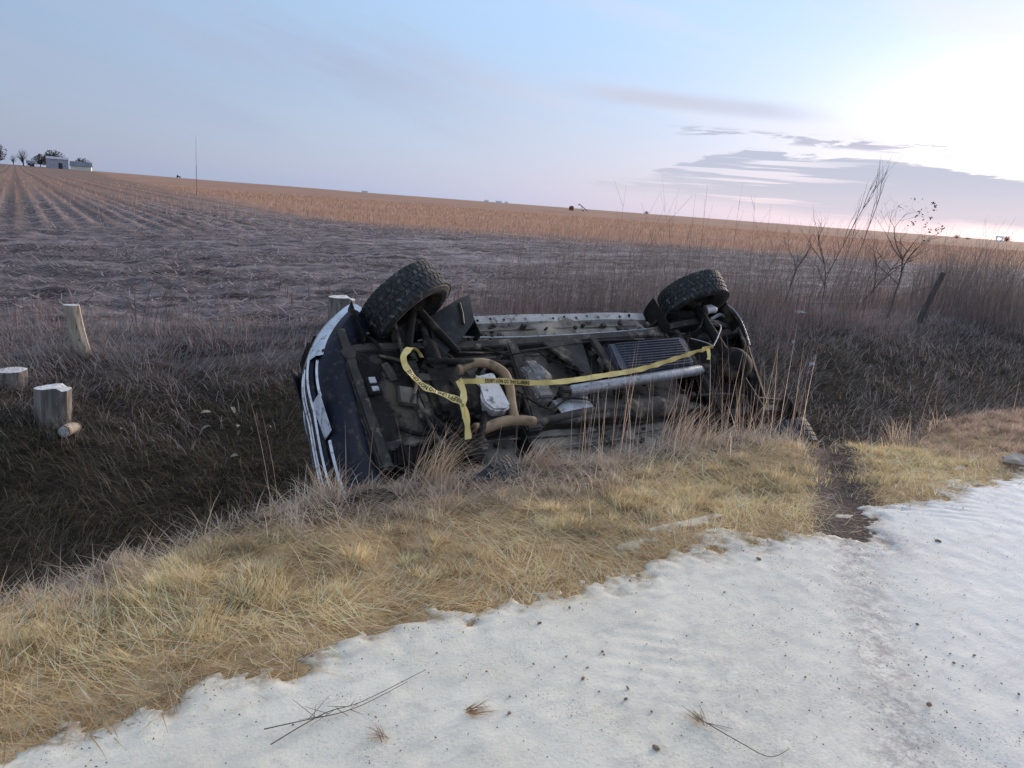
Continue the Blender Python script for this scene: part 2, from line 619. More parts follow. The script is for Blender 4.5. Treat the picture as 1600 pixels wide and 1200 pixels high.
def road_mask(u, v):
    e = 2.40 + 0.16 * fbm(u * 0.9, v * 0.9, 31, 2) + 0.13 * fbm(u * 4.3, v * 4.3, 33, 3) + 0.14 * fbm(u * 13, v * 13, 35, 3) + 0.06 * fbm(u * 29, v * 29, 36, 2)
    # the wheels dragged the grass edge out onto the road here
    e = e - 0.34 * np.exp(-((u - 3.72) / 0.20) ** 2) + 0.05 * sstep(u, 4.4, 6.0)
    pt = 0.22 * (fbm(u * 3.3, v * 5.0, 37, 3) - 0.30)      # stray patches of snow left in the thatch
    pt = np.where((v < 2.95) & (v > 2.2), pt - 0.10 * sstep(u, 1.6, .8), -1.0)
    return np.maximum(e - v, pt)


def track_dist(u, v):
    # straight wheel track from the verge (3.77, 2.3) back past (2.24, 1.0)
    du, dv = 3.77 - 2.24, 2.3 - 1.0
    L = math.hypot(du, dv)
    return ((u - 2.24) * dv - (v - 1.0) * du) / L


us = np.concatenate([np.linspace(-160, -8, 40), np.linspace(-7.8, -1.55, 30), np.linspace(-1.5, 7.0, 425), np.linspace(7.08, 16, 110), np.linspace(16.5, 60, 60), np.linspace(62, 400, 60)])
vs_ = np.concatenate([np.linspace(-5.4, -0.3, 24), np.linspace(-0.26, 1.7, 66), np.linspace(1.72, 2.75, 70)])
U2, V2 = np.meshgrid(us, vs_, indexing="ij")
RX, RY = xy(U2, V2)
mk = road_mask(U2, V2)
near = np.clip(8 / (np.hypot(RX, RY) + 1), 0, 1)
h = 0.008 + 0.006 * fbm(U2 * 1.6, V2 * 1.6, 41) + 0.004 * fbm(U2 * 13.0, V2 * 13.0, 43, 2) * near
td = track_dist(U2, V2)
trk = np.exp(-(td / 0.16) ** 2)
h = h - 0.007 * trk + 0.002 * np.exp(-((td - 0.28) / 0.08) ** 2) * near
# lug prints of earlier tyres
lug = np.sin((U2 * 0.62 + V2 * 0.78) * 2 * math.pi / 0.075) * sstep(fbm(U2 * 1.6, V2 * 1.6, 51, 3), 0.0, 0.3) * near * (np.exp(-((td - .62) / .22) ** 2) + .8 * np.exp(-((td + .75) / .25) ** 2))
h = h + 0.0030 * lug
RZ = ground(RX, RY) + np.where(mk > 0, (h + 0.007) * sstep(mk, -0.02, 0.22), np.clip(mk * 0.8, -0.06, 0) - 0.02)
dirt = np.clip(0.85 * np.exp(-((td + 0.02) / 0.12) ** 2) + 0.9 * np.exp(-(((U2 - 3.74) / .22) ** 2 + ((V2 - 2.12) / .26) ** 2)) + 0.30 * np.exp(-((td + 0.55) / 0.35) ** 2) * (0.6 + fbm(U2 * 2, V2 * 2, 61)), 0, 1)
nU, nV = U2.shape
idx = np.arange(nU * nV).reshape(nU, nV)
F4 = np.stack([idx[:-1, :-1], idx[1:, :-1], idx[1:, 1:], idx[:-1, 1:]], -1).reshape(-1, 4)
rm = bpy.data.materials.new("frosted_gravel_road")
rm.use_nodes = True
t = rm.node_tree
k = NG(t)
p = t.nodes["Principled BSDF"]
p.inputs["Roughness"].default_value = 0.75
p.inputs["Specular IOR Level"].default_value = 0.3
geo = k.n("ShaderNodeNewGeometry")
pos = geo.outputs["Position"]
att = k.n("ShaderNodeAttribute", attribute_name="tint")
sepc = k.n("ShaderNodeSeparateColor")
t.links.new(att.outputs["Color"], sepc.inputs[0])
dirtn, edgen = sepc.outputs[0], sepc.outputs[1]
n1 = k.noise(pos, 2.0, 6, 0.65)
n2 = k.noise(pos, 16.0, 6, 0.7)
n3 = k.noise(pos, 70.0, 4, 0.65)
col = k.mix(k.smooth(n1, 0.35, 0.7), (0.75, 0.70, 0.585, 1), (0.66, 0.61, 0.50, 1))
col = k.mix(k.smooth(n2, 0.52, 0.74, 0, 0.6), col, (0.52, 0.49, 0.44, 1))
col = k.mix(k.smooth(k.noise(pos, 5.0, 6, 0.75), 0.56, 0.70, 0, 0.45), col, (0.45, 0.41, 0.37, 1))
col = k.mix(k.smooth(n3, 0.60, 0.72, 0, 0.6), col, (0.36, 0.31, 0.27, 1))
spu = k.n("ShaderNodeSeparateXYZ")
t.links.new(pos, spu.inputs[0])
flash_fade = k.smooth(k.m("ADD", spu.outputs[0], k.m("MULTIPLY", n1, 1.6)), 1.2, 4.5, 0, 0.8)  # warm near light fading to cool on the right, put into the snow colour
col = k.mix(flash_fade, col, (0.56, 0.60, 0.66, 1))
dm = k.m("MULTIPLY", dirtn, k.smooth(k.m("ADD", k.m("MULTIPLY", n2, .6), k.m("MULTIPLY", n3, .4)), 0.40, 0.60))
col = k.mix(k.m("MULTIPLY", dm, 0.85), col, (0.28, 0.235, 0.225, 1))
em = k.m("MULTIPLY", edgen, k.smooth(n2, 0.38, 0.6))
col = k.mix(em, col, (0.24, 0.17, 0.10, 1))
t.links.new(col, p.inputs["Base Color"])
b = k.n("ShaderNodeBump")
b.inputs["Distance"].default_value = 0.006
b.inputs["Strength"].default_value = 0.8
uu_ = k.m("ADD", k.m("MULTIPLY", spu.outputs[0], UX), k.m("MULTIPLY", spu.outputs[1], UY))
vv_ = k.m("ADD", k.m("MULTIPLY", spu.outputs[0], VX), k.m("MULTIPLY", spu.outputs[1], VY))
drag = k.noise(k.comb(k.m("MULTIPLY", uu_, 2.2), k.m("MULTIPLY", vv_, 11.0), 0.0), 1.0, 6, 0.7)      # drawn out by passing tyres
col = k.mix(k.smooth(drag, 0.50, 0.66, 0, 0.40), col, (0.50, 0.47, 0.43, 1))
gritm = k.m("MULTIPLY", k.smooth(k.noise(pos, 130.0, 2, 0.5), 0.60, 0.68), k.smooth(k.noise(pos, 2.6, 5, 0.7), 0.46, 0.62, 0.08, 1.0))
col = k.mix(k.m("MULTIPLY", gritm, 0.75), col, (0.20, 0.155, 0.125, 1))
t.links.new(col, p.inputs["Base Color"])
t.links.new(k.m("ADD", k.m("ADD", k.m("MULTIPLY", n2, .5), k.m("MULTIPLY", drag, 1.2)), k.m("MULTIPLY", n3, 0.30)), b.inputs["Height"])
t.links.new(b.outputs[0], p.inputs["Normal"])
tint = np.stack([dirt.ravel(), np.clip(1 - (mk.ravel() / 0.13), 0, 1) * 0.95, 0 * dirt.ravel()], -1)
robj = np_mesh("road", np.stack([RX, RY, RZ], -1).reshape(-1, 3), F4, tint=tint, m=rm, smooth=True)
tag(robj, kind="structure")


def road_z(x, y):
    u, v = uv(np.array([x]), np.array([y]))
    m_ = road_mask(u, v)
    hh = 0.020 + 0.006 * fbm(u * 1.6, v * 1.6, 41) + 0.004 * fbm(u * 13.0, v * 13.0, 43, 2)
    return float(hh[0])


# ------------------------------------------------------------------ blades
def blades(P, azi, H, W, lean, curl, col, segs=3, twist=0.0):
    """bent tapering strips; returns vertices, quads, tris, colours"""
    N = len(P)
    d = np.stack([np.cos(azi), np.sin(azi), 0 * azi], -1)
    sd_az = azi + math.pi / 2 + twist
    s = np.stack([np.cos(sd_az), np.sin(sd_az), 0 * azi], -1)
    V = np.zeros((N, 2 * segs + 1, 3))
    c = P.copy()
    ds = H / segs
    for i in range(segs + 1):
        w = W * (1 - (i / segs) ** 1.6) * 0.5
        if i < segs:
            V[:, 2 * i] = c - s * w[:, None]
            V[:, 2 * i + 1] = c + s * w[:, None]
        else:
            V[:, 2 * segs] = c
        th = lean + curl * (i + 0.5) / segs
        c = c + d * (np.sin(th) * ds)[:, None]
        c[:, 2] += np.cos(th) * ds
    nv = 2 * segs + 1
    b0 = (np.arange(N) * nv)[:, None]
    q = [np.stack([b0[:, 0] + 2 * i, b0[:, 0] + 2 * i + 1, b0[:, 0] + 2 * i + 3, b0[:, 0] + 2 * i + 2], -1) for i in range(segs - 1)]
    F4_ = np.concatenate(q) if q else None
    F3_ = np.stack([b0[:, 0] + 2 * (segs - 1), b0[:, 0] + 2 * segs - 1, b0[:, 0] + 2 * segs], -1)
    C = np.repeat(col[:, None, :], nv, 1).reshape(-1, 3)
    return V.reshape(-1, 3), F4_, F3_, C


def merge(parts):
    V, Q, T, C, b_ = [], [], [], [], 0
    for v, q, t_, c in parts:
        V.append(v); C.append(c)
        if q is not None:
            Q.append(q + b_)
        if t_ is not None:
            T.append(t_ + b_)
        b_ += len(v)
    return np.concatenate(V), (np.concatenate(Q) if Q else None), (np.concatenate(T) if T else None), np.concatenate(C)


def pick(cols, n, jit=0.18):
    cols = np.array(cols)
    i = RNG.integers(0, len(cols), n)
    j = RNG.integers(0, len(cols), n)
    f = RNG.random((n, 1))
    c = cols[i] * f + cols[j] * (1 - f)
    return np.clip(c * (1 + jit * RNG.standard_normal((n, 1))), 0.005, 0.9)


M_GRASS = attr_material("dry_grass_blade", trans=0.48)
STRAW = [(.84, .63, .32), (.90, .71, .41), (.74, .53, .26), (.82, .61, .36), (.60, .40, .19), (.90, .74, .50), (.92, .80, .60), (.88, .68, .42)]
GREYST = [(.60, .46, .35), (.70, .56, .44), (.48, .36, .27), (.76, .62, .51), (.54, .40, .31)]
DARK = [(.10, .098, .066), (.11, .090, .060), (.16, .13, .09), (.07, .058, .042), (.12, .11, .062), (.26, .21, .17)]  # dark dead weeds, the shade of the ditch worked into their colours
FROST = [(.36, .32, .32), (.46, .42, .42), (.26, .23, .23), (.40, .36, .36)]
MAUVE = [(.26, .19, .18), (.36, .27, .25), (.18, .13, .125), (.44, .35, .33), (.28, .19, .165)]
PINKST = [(.62, .45, .36), (.54, .38, .31), (.68, .52, .42), (.44, .31, .25)]


def scatter(u0_, u1_, v0_, v1_, n):
    u = RNG.uniform(u0_, u1_, n)
    v = RNG.uniform(v0_, v1_, n)
    return u, v


def on_ground(u, v):
    x, y = xy(u, v)
    return np.stack([x, y, ground(x, y) - 0.01], -1)


# --- verge grass: straw yellow by the road, greyer towards the ditch, partly flash falloff put into the tint
def verge(u0_, u1_, n, hs=1.0, cols=STRAW, cols2=GREYST, seed=0):
    """bunches of dry grass whose blades fan out, with matted strands lying between them"""
    area = (u1_ - u0_) * 1.9
    nt_ = int(area * (120 if hs < 1.3 else 40))
    cu_, cv_ = scatter(u0_, u1_, 2.28, 4.25, nt_)
    e = edge_u(cu_)
    dens = 0.62 + 1.5 * fbm(cu_ * 1.6, cv_ * 1.6, 71 + seed, 2)
    kp_ = (cv_ < e + 0.25) & (RNG.random(nt_) < dens * (0.25 + 0.75 * sstep(cv_, 2.45, 2.85)))
    cu_, cv_ = cu_[kp_], cv_[kp_]
    nt_ = len(cu_)
    size = RNG.uniform(0.35, 1.0, nt_) ** 1.3 * (1 + 0.7 * np.clip(fbm(cu_ * 1.3, cv_ * 1.3, 73 + seed, 2), -.5, .6))
    tone = RNG.random(nt_)
    tlean = 10.0 * fbm(cu_ * 1.1, cv_ * 1.1, 79 + seed, 2)
    nb = int(n * 0.62)
    ti = RNG.choice(nt_, nb, p=(size / size.sum()))
    ph = RNG.uniform(0, 6.2832, nb)
    rr_ = 0.060 * hs * size[ti] * np.sqrt(RNG.random(nb))
    u1b, v1b = cu_[ti] + rr_ * np.cos(ph), cv_[ti] + rr_ * np.sin(ph)
    out_az = ph + R(33)
    mixd = RNG.random(nb) < 0.45
    azi1 = np.where(mixd, tlean[ti] + 0.5 * RNG.standard_normal(nb), out_az + 0.5 * RNG.standard_normal(nb))
    H1 = RNG.uniform(0.45, 1.0, nb) * 0.105 * hs * (0.40 + 0.75 * size[ti]) * (0.45 + 0.55 * sstep(v1b, 2.5, 2.95))
    lean1 = RNG.uniform(0.05, 0.55, nb) + rr_ / 0.075 * 0.35
    curl1 = RNG.uniform(0.1, 1.3, nb)
    # matted strands
    nm = n - nb
    u2b, v2b = scatter(u0_, u1_, 2.2, 4.3, nm)
    azi2 = R(33) + 7.0 * fbm(u2b * 0.9, v2b * 0.9, 77 + seed, 2) + 0.55 * RNG.standard_normal(nm) + math.pi * (RNG.random(nm) < .5)
    H2 = RNG.uniform(0.04, 0.20, nm) * np.where(RNG.random(nm) < .10, 1.8, 1.0)
    lean2 = RNG.uniform(1.05, 1.55, nm)
    curl2 = RNG.uniform(-0.45, 0.45, nm)
    u = np.concatenate([u1b, u2b]); v = np.concatenate([v1b, v2b])
    azi = np.concatenate([azi1, azi2]); H = np.concatenate([H1, H2])
    lean = np.concatenate([lean1, lean2]); curl = np.concatenate([curl1, curl2])
    tn = np.concatenate([tone[ti], 0.5 + 0.9 * fbm(u2b * 2.2, v2b * 2.2, 81 + seed, 2)])
    lie = np.concatenate([np.zeros(nb), RNG.uniform(0.0, 0.022, nm)])
    N = len(u)
    mk_ = road_mask(u, v)
    gap = np.exp(-((u - (3.74 + (v - 2.24) * 1.22)) / (0.30 + .14 * sstep(v, 2.6, 3.5))) ** 4)
    keep = (v < edge_u(u) + 0.30) & (mk_ < 0.015 + 0.05 * RNG.random(N)) & (RNG.random(N) > gap * 0.97)
    u, v, azi, H, lean, curl, tn, lie = [q[keep] for q in (u, v, azi, H, lean, curl, tn, lie)]
    N = len(u)
    P = on_ground(u, v)
    P[:, 2] += lie
    grey = np.clip(sstep(v + 0.7 * fbm(u * 1.1, v * 1.1, 75, 2), 3.05, 3.8), 0, 1)
    g_ = RNG.random(N) < grey
    col = np.where(g_[:, None], pick(cols2, N), pick(cols, N))
    col = np.clip(col * (0.62 + 0.62 * np.clip(tn, 0, 1))[:, None], 0.01, 0.92)
    W = RNG.uniform(0.0020, 0.0048, N) * (1 if hs < 1.3 else 1.8)
    return blades(P, azi, H, W, lean, curl, col)


pv = [verge(-2.2, 1.8, 66000), verge(1.8, 6.0, 76000, seed=1)]
nl = 420
ul, vl = scatter(-2.2, 6.0, 2.4, 4.0, nl)
kl = (vl < edge_u(ul) + .1) & (road_mask(ul, vl) < 0)
ul, vl = ul[kl], vl[kl]
nl = len(ul)
Pl = on_ground(ul, vl)
pv.append(blades(Pl, RNG.uniform(0, 6.28, nl), RNG.uniform(.12, .30, nl), RNG.uniform(.0022, .0038, nl), RNG.uniform(.2, 1.2, nl), RNG.uniform(.3, 1.6, nl), pick(STRAW + GREYST + [(.20, .14, .10), (.28, .2, .13)], nl), segs=5))
nl = 2600
ul, vl = scatter(0.9, 5.4, 3.35, 4.05, nl)
kl = (vl < edge_u(ul) + .15) & (RNG.random(nl) < .35 + 2.0 * fbm(ul * 2.4, vl * 2.4, 99, 2))
ul, vl = ul[kl], vl[kl]
nl = len(ul)
PALE = [(.74, .62, .50), (.62, .51, .41), (.82, .71, .58), (.54, .43, .35)]
pv.append(blades(on_ground(ul, vl), 9 * fbm(ul * 1.4, vl * 1.4, 101, 2) + .7 * RNG.standard_normal(nl), RNG.uniform(.12, .36, nl), RNG.uniform(.0025, .0048, nl), RNG.uniform(.1, .9, nl), RNG.uniform(.8, 2.2, nl), pick(PALE, nl), segs=5))
mv = merge(pv)
o = np_mesh("verge_grass", mv[0], mv[1], mv[2], tint=mv[3], m=M_GRASS)
tag(o, "golden dry grass on the verge between the snowy road and the ditch", "grass", kind="stuff")
mv = merge([verge(6.0, 13, 70000, 1.15, PINKST + STRAW[3:4], PINKST + MAUVE, 2), verge(13, 45, 45000, 1.5, PINKST + MAUVE, MAUVE, 3)])
o = np_mesh("verge_grass", mv[0], mv[1], mv[2], tint=mv[3], m=M_GRASS)
tag(o, "pinkish dry grass on the verge beyond the bare gap at right", "grass", kind="stuff")

# --- ditch and far bank
def ditch_grass(u0_, u1_, n, hmax=0.30):
    u, v = scatter(u0_, u1_, 3.2, 10.2, n)
    s = v - edge_u(u)
    keep = (s > 0.02)
    u, v, s = u[keep], v[keep], s[keep]
    n_ = len(u)
    P = on_ground(u, v)
    fr = sstep(s + 1.1 * fbm(u * 0.9, v * 0.9, 83, 2), 3.5, 4.9)
    fr = np.maximum(fr, 0.6 * sstep(u, 5.5, 8.5) * sstep(s, 0.4, 2.6))
    w_ = RNG.random(n_)
    early = RNG.random(n_) < sstep(s, 0.5, 0.1) * 0.5
    col = np.where((w_ < fr * 0.85)[:, None], np.where((RNG.random(n_) < 0.5)[:, None], pick(FROST, n_), pick(FROST + MAUVE, n_)), pick(DARK, n_))
    col = np.where(early[:, None], pick(GREYST, n_), col)
    azi = 5.0 * fbm(u * 1.5, v * 1.5, 85, 2) + R(-57) + 0.8 * RNG.standard_normal(n_)          # hangs down the bank towards the ditch
    H = RNG.uniform(0.10, hmax, n_)
    lean = RNG.uniform(0.15, 1.1, n_)
    curl = RNG.uniform(0.4, 1.6, n_)
    W = RNG.uniform(0.004, 0.009, n_) * (1 + 0.03 * np.clip(u, 0, 40))
    return blades(P, azi, H, W, lean, curl, col)


def around(x, y, r, n):
    a = RNG.uniform(0, 6.2832, n)
    q = r * RNG.uniform(.9, 1.7, n)
    X_, Y_ = x + q * np.cos(a), y + q * np.sin(a)
    P = np.stack([X_, Y_, ground(X_, Y_) - .01], -1)
    return blades(P, RNG.uniform(0, 6.28, n), RNG.uniform(.08, .30, n), RNG.uniform(.003, .007, n), RNG.uniform(0, .8, n), RNG.uniform(.3, 1.6, n), pick(DARK + FROST + MAUVE, n))


mv = merge([around(-4.04, 6.48, .14, 260), around(-4.64, 6.89, .14, 260), around(-4.40, 7.79, .08, 160), around(-2.33, 10.13, .17, 200), around(-3.8, 6.25, .07, 120),
            ditch_grass(-5, 2, 60000), ditch_grass(2, 9, 45000), ditch_grass(9, 22, 50000, 0.36), ditch_grass(22, 50, 26000, 0.45)])
o = np_mesh("ditch_grass", mv[0], mv[1], mv[2], tint=mv[3], m=M_GRASS)
tag(o, "dark matted dead grass lining the ditch and its frosty far bank", "grass", kind="stuff")

# --- tall brown weeds on the crest and along the fence line
def crest_weeds(u0_, u1_, n, h0, h1, v0_=8.4, v1_=11.2, cols=MAUVE):
    u, v = scatter(u0_, u1_, v0_, v1_, n)
    keep = RNG.random(n) < 0.25 + 2.8 * fbm(u * 1.1, v * 1.1, 91, 2)
    u, v = u[keep], v[keep]
    n_ = len(u)
    P = on_ground(u, v)
    H = h0 + (h1 - h0) * RNG.random(n_) ** 1.7 * (0.7 + 0.8 * np.clip(fbm(u * .7, v * .7, 92, 2) + .3, 0, 1))
    return blades(P, RNG.uniform(0, 6.28, n_), H, RNG.uniform(0.004, 0.008, n_), RNG.uniform(0, 0.35, n_), RNG.uniform(0, 0.5, n_), pick(cols, n_))


REDW = [(.21, .14, .125), (.27, .19, .17), (.16, .115, .105), (.32, .25, .235)]
mv = merge([crest_weeds(-4, 10, 9000, .08, .50, 9.0, 11.6, REDW + MAUVE), crest_weeds(6, 24, 22000, .1, .85, 8.6, 12.0, MAUVE + REDW), crest_weeds(20, 60, 12000, .25, .9, 8.5, 12.5, MAUVE)])
o = np_mesh("weed_thicket", mv[0], mv[1], mv[2], tint=mv[3], m=M_GRASS)
tag(o, "tangled brown weeds along the crest of the far bank", "weeds", kind="stuff")

BRUSHC = [(.15, .125, .12), (.21, .18, .175), (.10, .083, .08), (.27, .235, .225), (.13, .10, .095)]


def brush(u0_, u1_, n, h0, h1):
    u, v = scatter(u0_, u1_, 7.6, 12.3, n)
    keep = RNG.random(n) < 0.30 + 2.6 * fbm(u * 0.6, v * 0.9, 93, 3)
    keep &= ~((u > 13.2) & (u < 17.2) & (v < 9.3) & (RNG.random(n) < .85))
    u, v = u[keep], v[keep]
    n_ = len(u)
    P = on_ground(u, v)
    H = h0 + (h1 - h0) * RNG.random(n_) ** 1.6
    d_ = np.hypot(P[:, 0], P[:, 1])
    A_ = blades(P, R(0) + 1.4 * RNG.standard_normal(n_), H, 0.00036 * d_ * RNG.uniform(.7, 1.2, n_), RNG.uniform(0, .32, n_), RNG.uniform(-.1, .4, n_), pick(BRUSHC, n_), segs=3)
    k_ = RNG.integers(0, n_, n_ * 2)
    f_ = RNG.uniform(.3, .8, len(k_))
    P2 = P[k_].copy()
    P2[:, 2] += H[k_] * f_ * .95
    B_ = blades(P2, RNG.uniform(0, 6.28, len(k_)), H[k_] * RNG.uniform(.15, .4, len(k_)), 0.0003 * d_[k_], RNG.uniform(.3, .9, len(k_)), RNG.uniform(-.4, .1, len(k_)), pick(BRUSHC, len(k_)), segs=2)
    return merge([A_, B_])


mv = merge([brush(6.6, 15, 9500, .25, 1.9), brush(15, 24, 8500, .3, 2.1), brush(24, 50, 3600, .5, 1.9)])
o = np_mesh("bare_brush", mv[0], mv[1], mv[2], tint=mv[3], m=M_GRASS)
tag(o, "tangle of thin bare stems along the fence line right of the rear wheel", "brush", kind="stuff")

# --- corn residue lying on the tilled field
def residue(vmin, vmax, n, l0, l1):
    # even in the picture wedge: sample by polar distance round the camera
    d = np.sqrt(RNG.uniform(vmin ** 2, vmax ** 2, n))
    a = RNG.uniform(R(-40), R(42), n)
    x, y = d * np.sin(a), d * np.cos(a)
    u, v = uv(x, y)
    kp = (v > 9.6) & (RNG.random(n) < 0.55 + 1.3 * fbm(u * 0.35, v * 0.9, 95, 3))
    x, y = x[kp], y[kp]
    n_ = len(x)
    P = np.stack([x, y, ground(x, y) + 0.015], -1)
    H = RNG.uniform(l0, l1, n_)
    W = RNG.uniform(0.008, 0.030, n_) * (1 + 0.015 * np.hypot(x, y))
    col = pick([(.27, .22, .225), (.38, .32, .325), (.17, .135, .138), (.50, .44, .445), (.11, .088, .09), (.24, .185, .175)], n_, 0.25)
    wh = RNG.random(n_) < 0.13
    col[wh] = pick([(.55, .52, .50), (.48, .44, .42)], int(wh.sum()), 0.1)
    azi = np.where(RNG.random(n_) < 0.6, R(33) + math.pi * (RNG.random(n_) < 0.5) + 0.5 * RNG.standard_normal(n_), RNG.uniform(0, 6.28, n_))
    return blades(P, azi, H, W, RNG.uniform(1.1, 1.6, n_), RNG.uniform(-0.4, 0.5, n_), col, segs=2)


mv = merge([residue(10, 22, 70000, .04, .24), residue(20, 50, 80000, .08, .36)])
o = np_mesh("corn_litter", mv[0], mv[1], mv[2], tint=mv[3], m=M_GRASS)
tag(o, "pale corn leaves and husks littering the tilled field", "crop litter", kind="stuff")

# --- standing stubble: the far straw-orange part, and stub rows behind the fence line
def stubble(dmin, dmax, n, h0, h1, cols, w0=0.012, wide=0.0):
    d = np.sqrt(RNG.uniform(dmin ** 2, dmax ** 2, n))
    a = RNG.uniform(R(-40), R(42), n)
    x, y = d * np.sin(a), d * np.cos(a)
    u, v = uv(x, y)
    v = np.where(u > 12, v if True else np.round(v / 0.76) * 0.76 + 0.05 * RNG.standard_normal(n), v)
    u = np.where(u > 12, u, np.round(u / 0.76) * 0.76 + 0.05 * RNG.standard_normal(n))
    lim = v + 0.35 * (u - 26) + 5 * fbm(u * .12, v * .12, 97, 3)
    kp = (lim > 31 + 16 * RNG.random(n)) & ((u > 13 + .055 * v + 3 * RNG.random(n)) | (RNG.random(n) < 0.10)) & (v > 12)
    u, v = u[kp], v[kp]
    x, y = xy(u, v)
    n_ = len(x)
    P = np.stack([x, y, ground(x, y)], -1)
    W = w0 * (1 + wide * np.hypot(x, y)) * RNG.uniform(0.7, 1.4, n_)
    return blades(P, RNG.uniform(0, 6.28, n_), RNG.uniform(h0, h1, n_), W, RNG.uniform(0, 0.35, n_), RNG.uniform(-.3, 0.6, n_), pick(cols, n_), segs=2)


OR = [(.44, .27, .195), (.37, .225, .16), (.52, .36, .27), (.29, .17, .125), (.45, .32, .26)]
mv = merge([stubble(34, 70, 45000, .18, .42, OR, .014, .010), stubble(70, 170, 60000, .2, .45, OR, .02, .014)])
o = np_mesh("corn_stubble", mv[0], mv[1], mv[2], tint=mv[3], m=M_GRASS)
tag(o, "straw orange corn stubble standing across the far field", "crop stubble", kind="stuff")

# stub row near the fence: dark upright stalks
u = np.concatenate([RNG.uniform(3.5, 30, 420)])
v = 12.0 + RNG.choice([0, .76, 1.52], len(u)) + 0.06 * RNG.standard_normal(len(u))
P = on_ground(u, v)
n_ = len(u)
mv = blades(P, RNG.uniform(0, 6.28, n_), RNG.uniform(.15, .38, n_), RNG.uniform(.018, .03, n_), RNG.uniform(0, .3, n_), RNG.uniform(-.1, .3, n_), pick([(.09, .065, .06), (.14, .10, .09), (.18, .14, .125)], n_), segs=2)
o = np_mesh("corn_stubs", mv[0], mv[1], mv[2], tint=mv[3], m=M_GRASS)
tag(o, "dark cut corn stalks standing in rows just past the fence line", "crop stubble", kind="stuff")

# ------------------------------------------------------------------ the overturned vehicle
# frame: x forward, y to its left (now the upper side), z to its roof (now down and away)
TM = Matrix(((-0.82499943, -0.42965687, -0.36711159, -0.46737612),
             (-0.5651239, 0.62341592, 0.54035875, 5.24234252),
             (-0.00330564, 0.65325919, -0.75712714, 0.3423625),
             (0, 0, 0, 1)))
car = empty("overturned_vehicle")
car.matrix_world = TM
tag(car, "dark overturned vehicle on its side in the ditch, its underside facing the road", "vehicle")

M_PAINT = material("navy_paint", (.007, .008, .017), (.012, .014, .026), 3, 0.5, c3=(.045, .04, .036), s3=14, spec=0.2)
M_CHROME = material("chrome", (.70, .72, .76), (.52, .54, .58), 5, 0.12, 1.0, rough2=0.28, c3=(.30, .28, .27), s3=18)
M_FLOOR = material("dusty_floor_metal", (.33, .285, .235), (.165, .14, .118), 4, 0.8, bump=0.008, bscale=12, c3=(.075, .065, .055), s3=7, spec=0.2)
M_BLACK = material("greasy_black", (.010, .009, .009), (.024, .021, .019), 5, 0.8, bump=0.008, bscale=18, c3=(.105, .085, .064), s3=4, spec=0.15)
M_RAIL = material("frame_steel", (.078, .067, .058), (.038, .034, .033), 5, 0.75, 0.05, bump=0.005, c3=(.23, .185, .14), s3=6, spec=0.2)
M_STEEL = material("bare_steel", (.46, .46, .48), (.34, .33, .34), 9, 0.42, 0.55, bump=0.002, c3=(.22, .19, .17), s3=26)
M_ALU = material("cast_aluminium", (.66, .64, .64), (.56, .54, .53), 8, 0.55, 0.35, bump=0.003, bscale=40, c3=(.16, .14, .12), s3=16)
M_ROUGHALU = material("oily_casting", (.23, .215, .205), (.10, .092, .085), 11, 0.6, 0.3, bump=0.008, bscale=26, c3=(.35, .34, .33), s3=22)
M_EXH = material("heat_tanned_pipe", (.44, .315, .19), (.30, .205, .12), 5, 0.7, 0.1, bump=0.004, c3=(.17, .115, .075), s3=11, contrast=(.3, .6))
M_TANK = material("grey_blue_plastic", (.050, .056, .080), (.036, .041, .060), 7, 0.5, bump=0.002, c3=(.085, .082, .09), s3=24)
M_RUBBER = material("tyre_rubber", (.020, .021, .024), (.033, .033, .036), 6, 0.72, bump=0.002, bscale=60, c3=(.15, .145, .145), s3=22)
M_FLAP = material("black_plastic", (.022, .021, .022), (.014, .014, .015), 6, 0.6, bump=0.003, c3=(.05, .045, .04), s3=16)
M_PLATE = material("licence_plate_metal", (.72, .74, .78), (.60, .62, .66), 14, 0.45, c3=(.22, .21, .22), s3=22)
M_ROCKER = material("dusty_silver_sill", (.50, .47, .45), (.36, .34, .32), 6, 0.55, 0.1, bump=0.003, c3=(.16, .13, .11), s3=16)
M_GLASS = material("dark_window_glass", (.010, .012, .014), (.014, .016, .018), 3, 0.08, spec=0.6)
M_LENS = material("lamp_lens", (.45, .46, .48), (.30, .31, .33), 12, 0.2, spec=0.6)


def body_y(z):
    return np.interp(z, [0.15, 0.22, 0.36, 0.55, 0.86, 1.34], [0.68, 0.715, 0.80, 0.83, 0.80, 0.62])


def arch_z(x):
    zb = 0.21 if -2.6 < x < -0.3 else 0.30
    for xc, r in ((0.0, 0.50), (-2.95, 0.49)):
        dd = r * r - (x - xc) ** 2
        if dd > 0:
            zb = max(zb, 0.06 + math.sqrt(dd))
    return zb


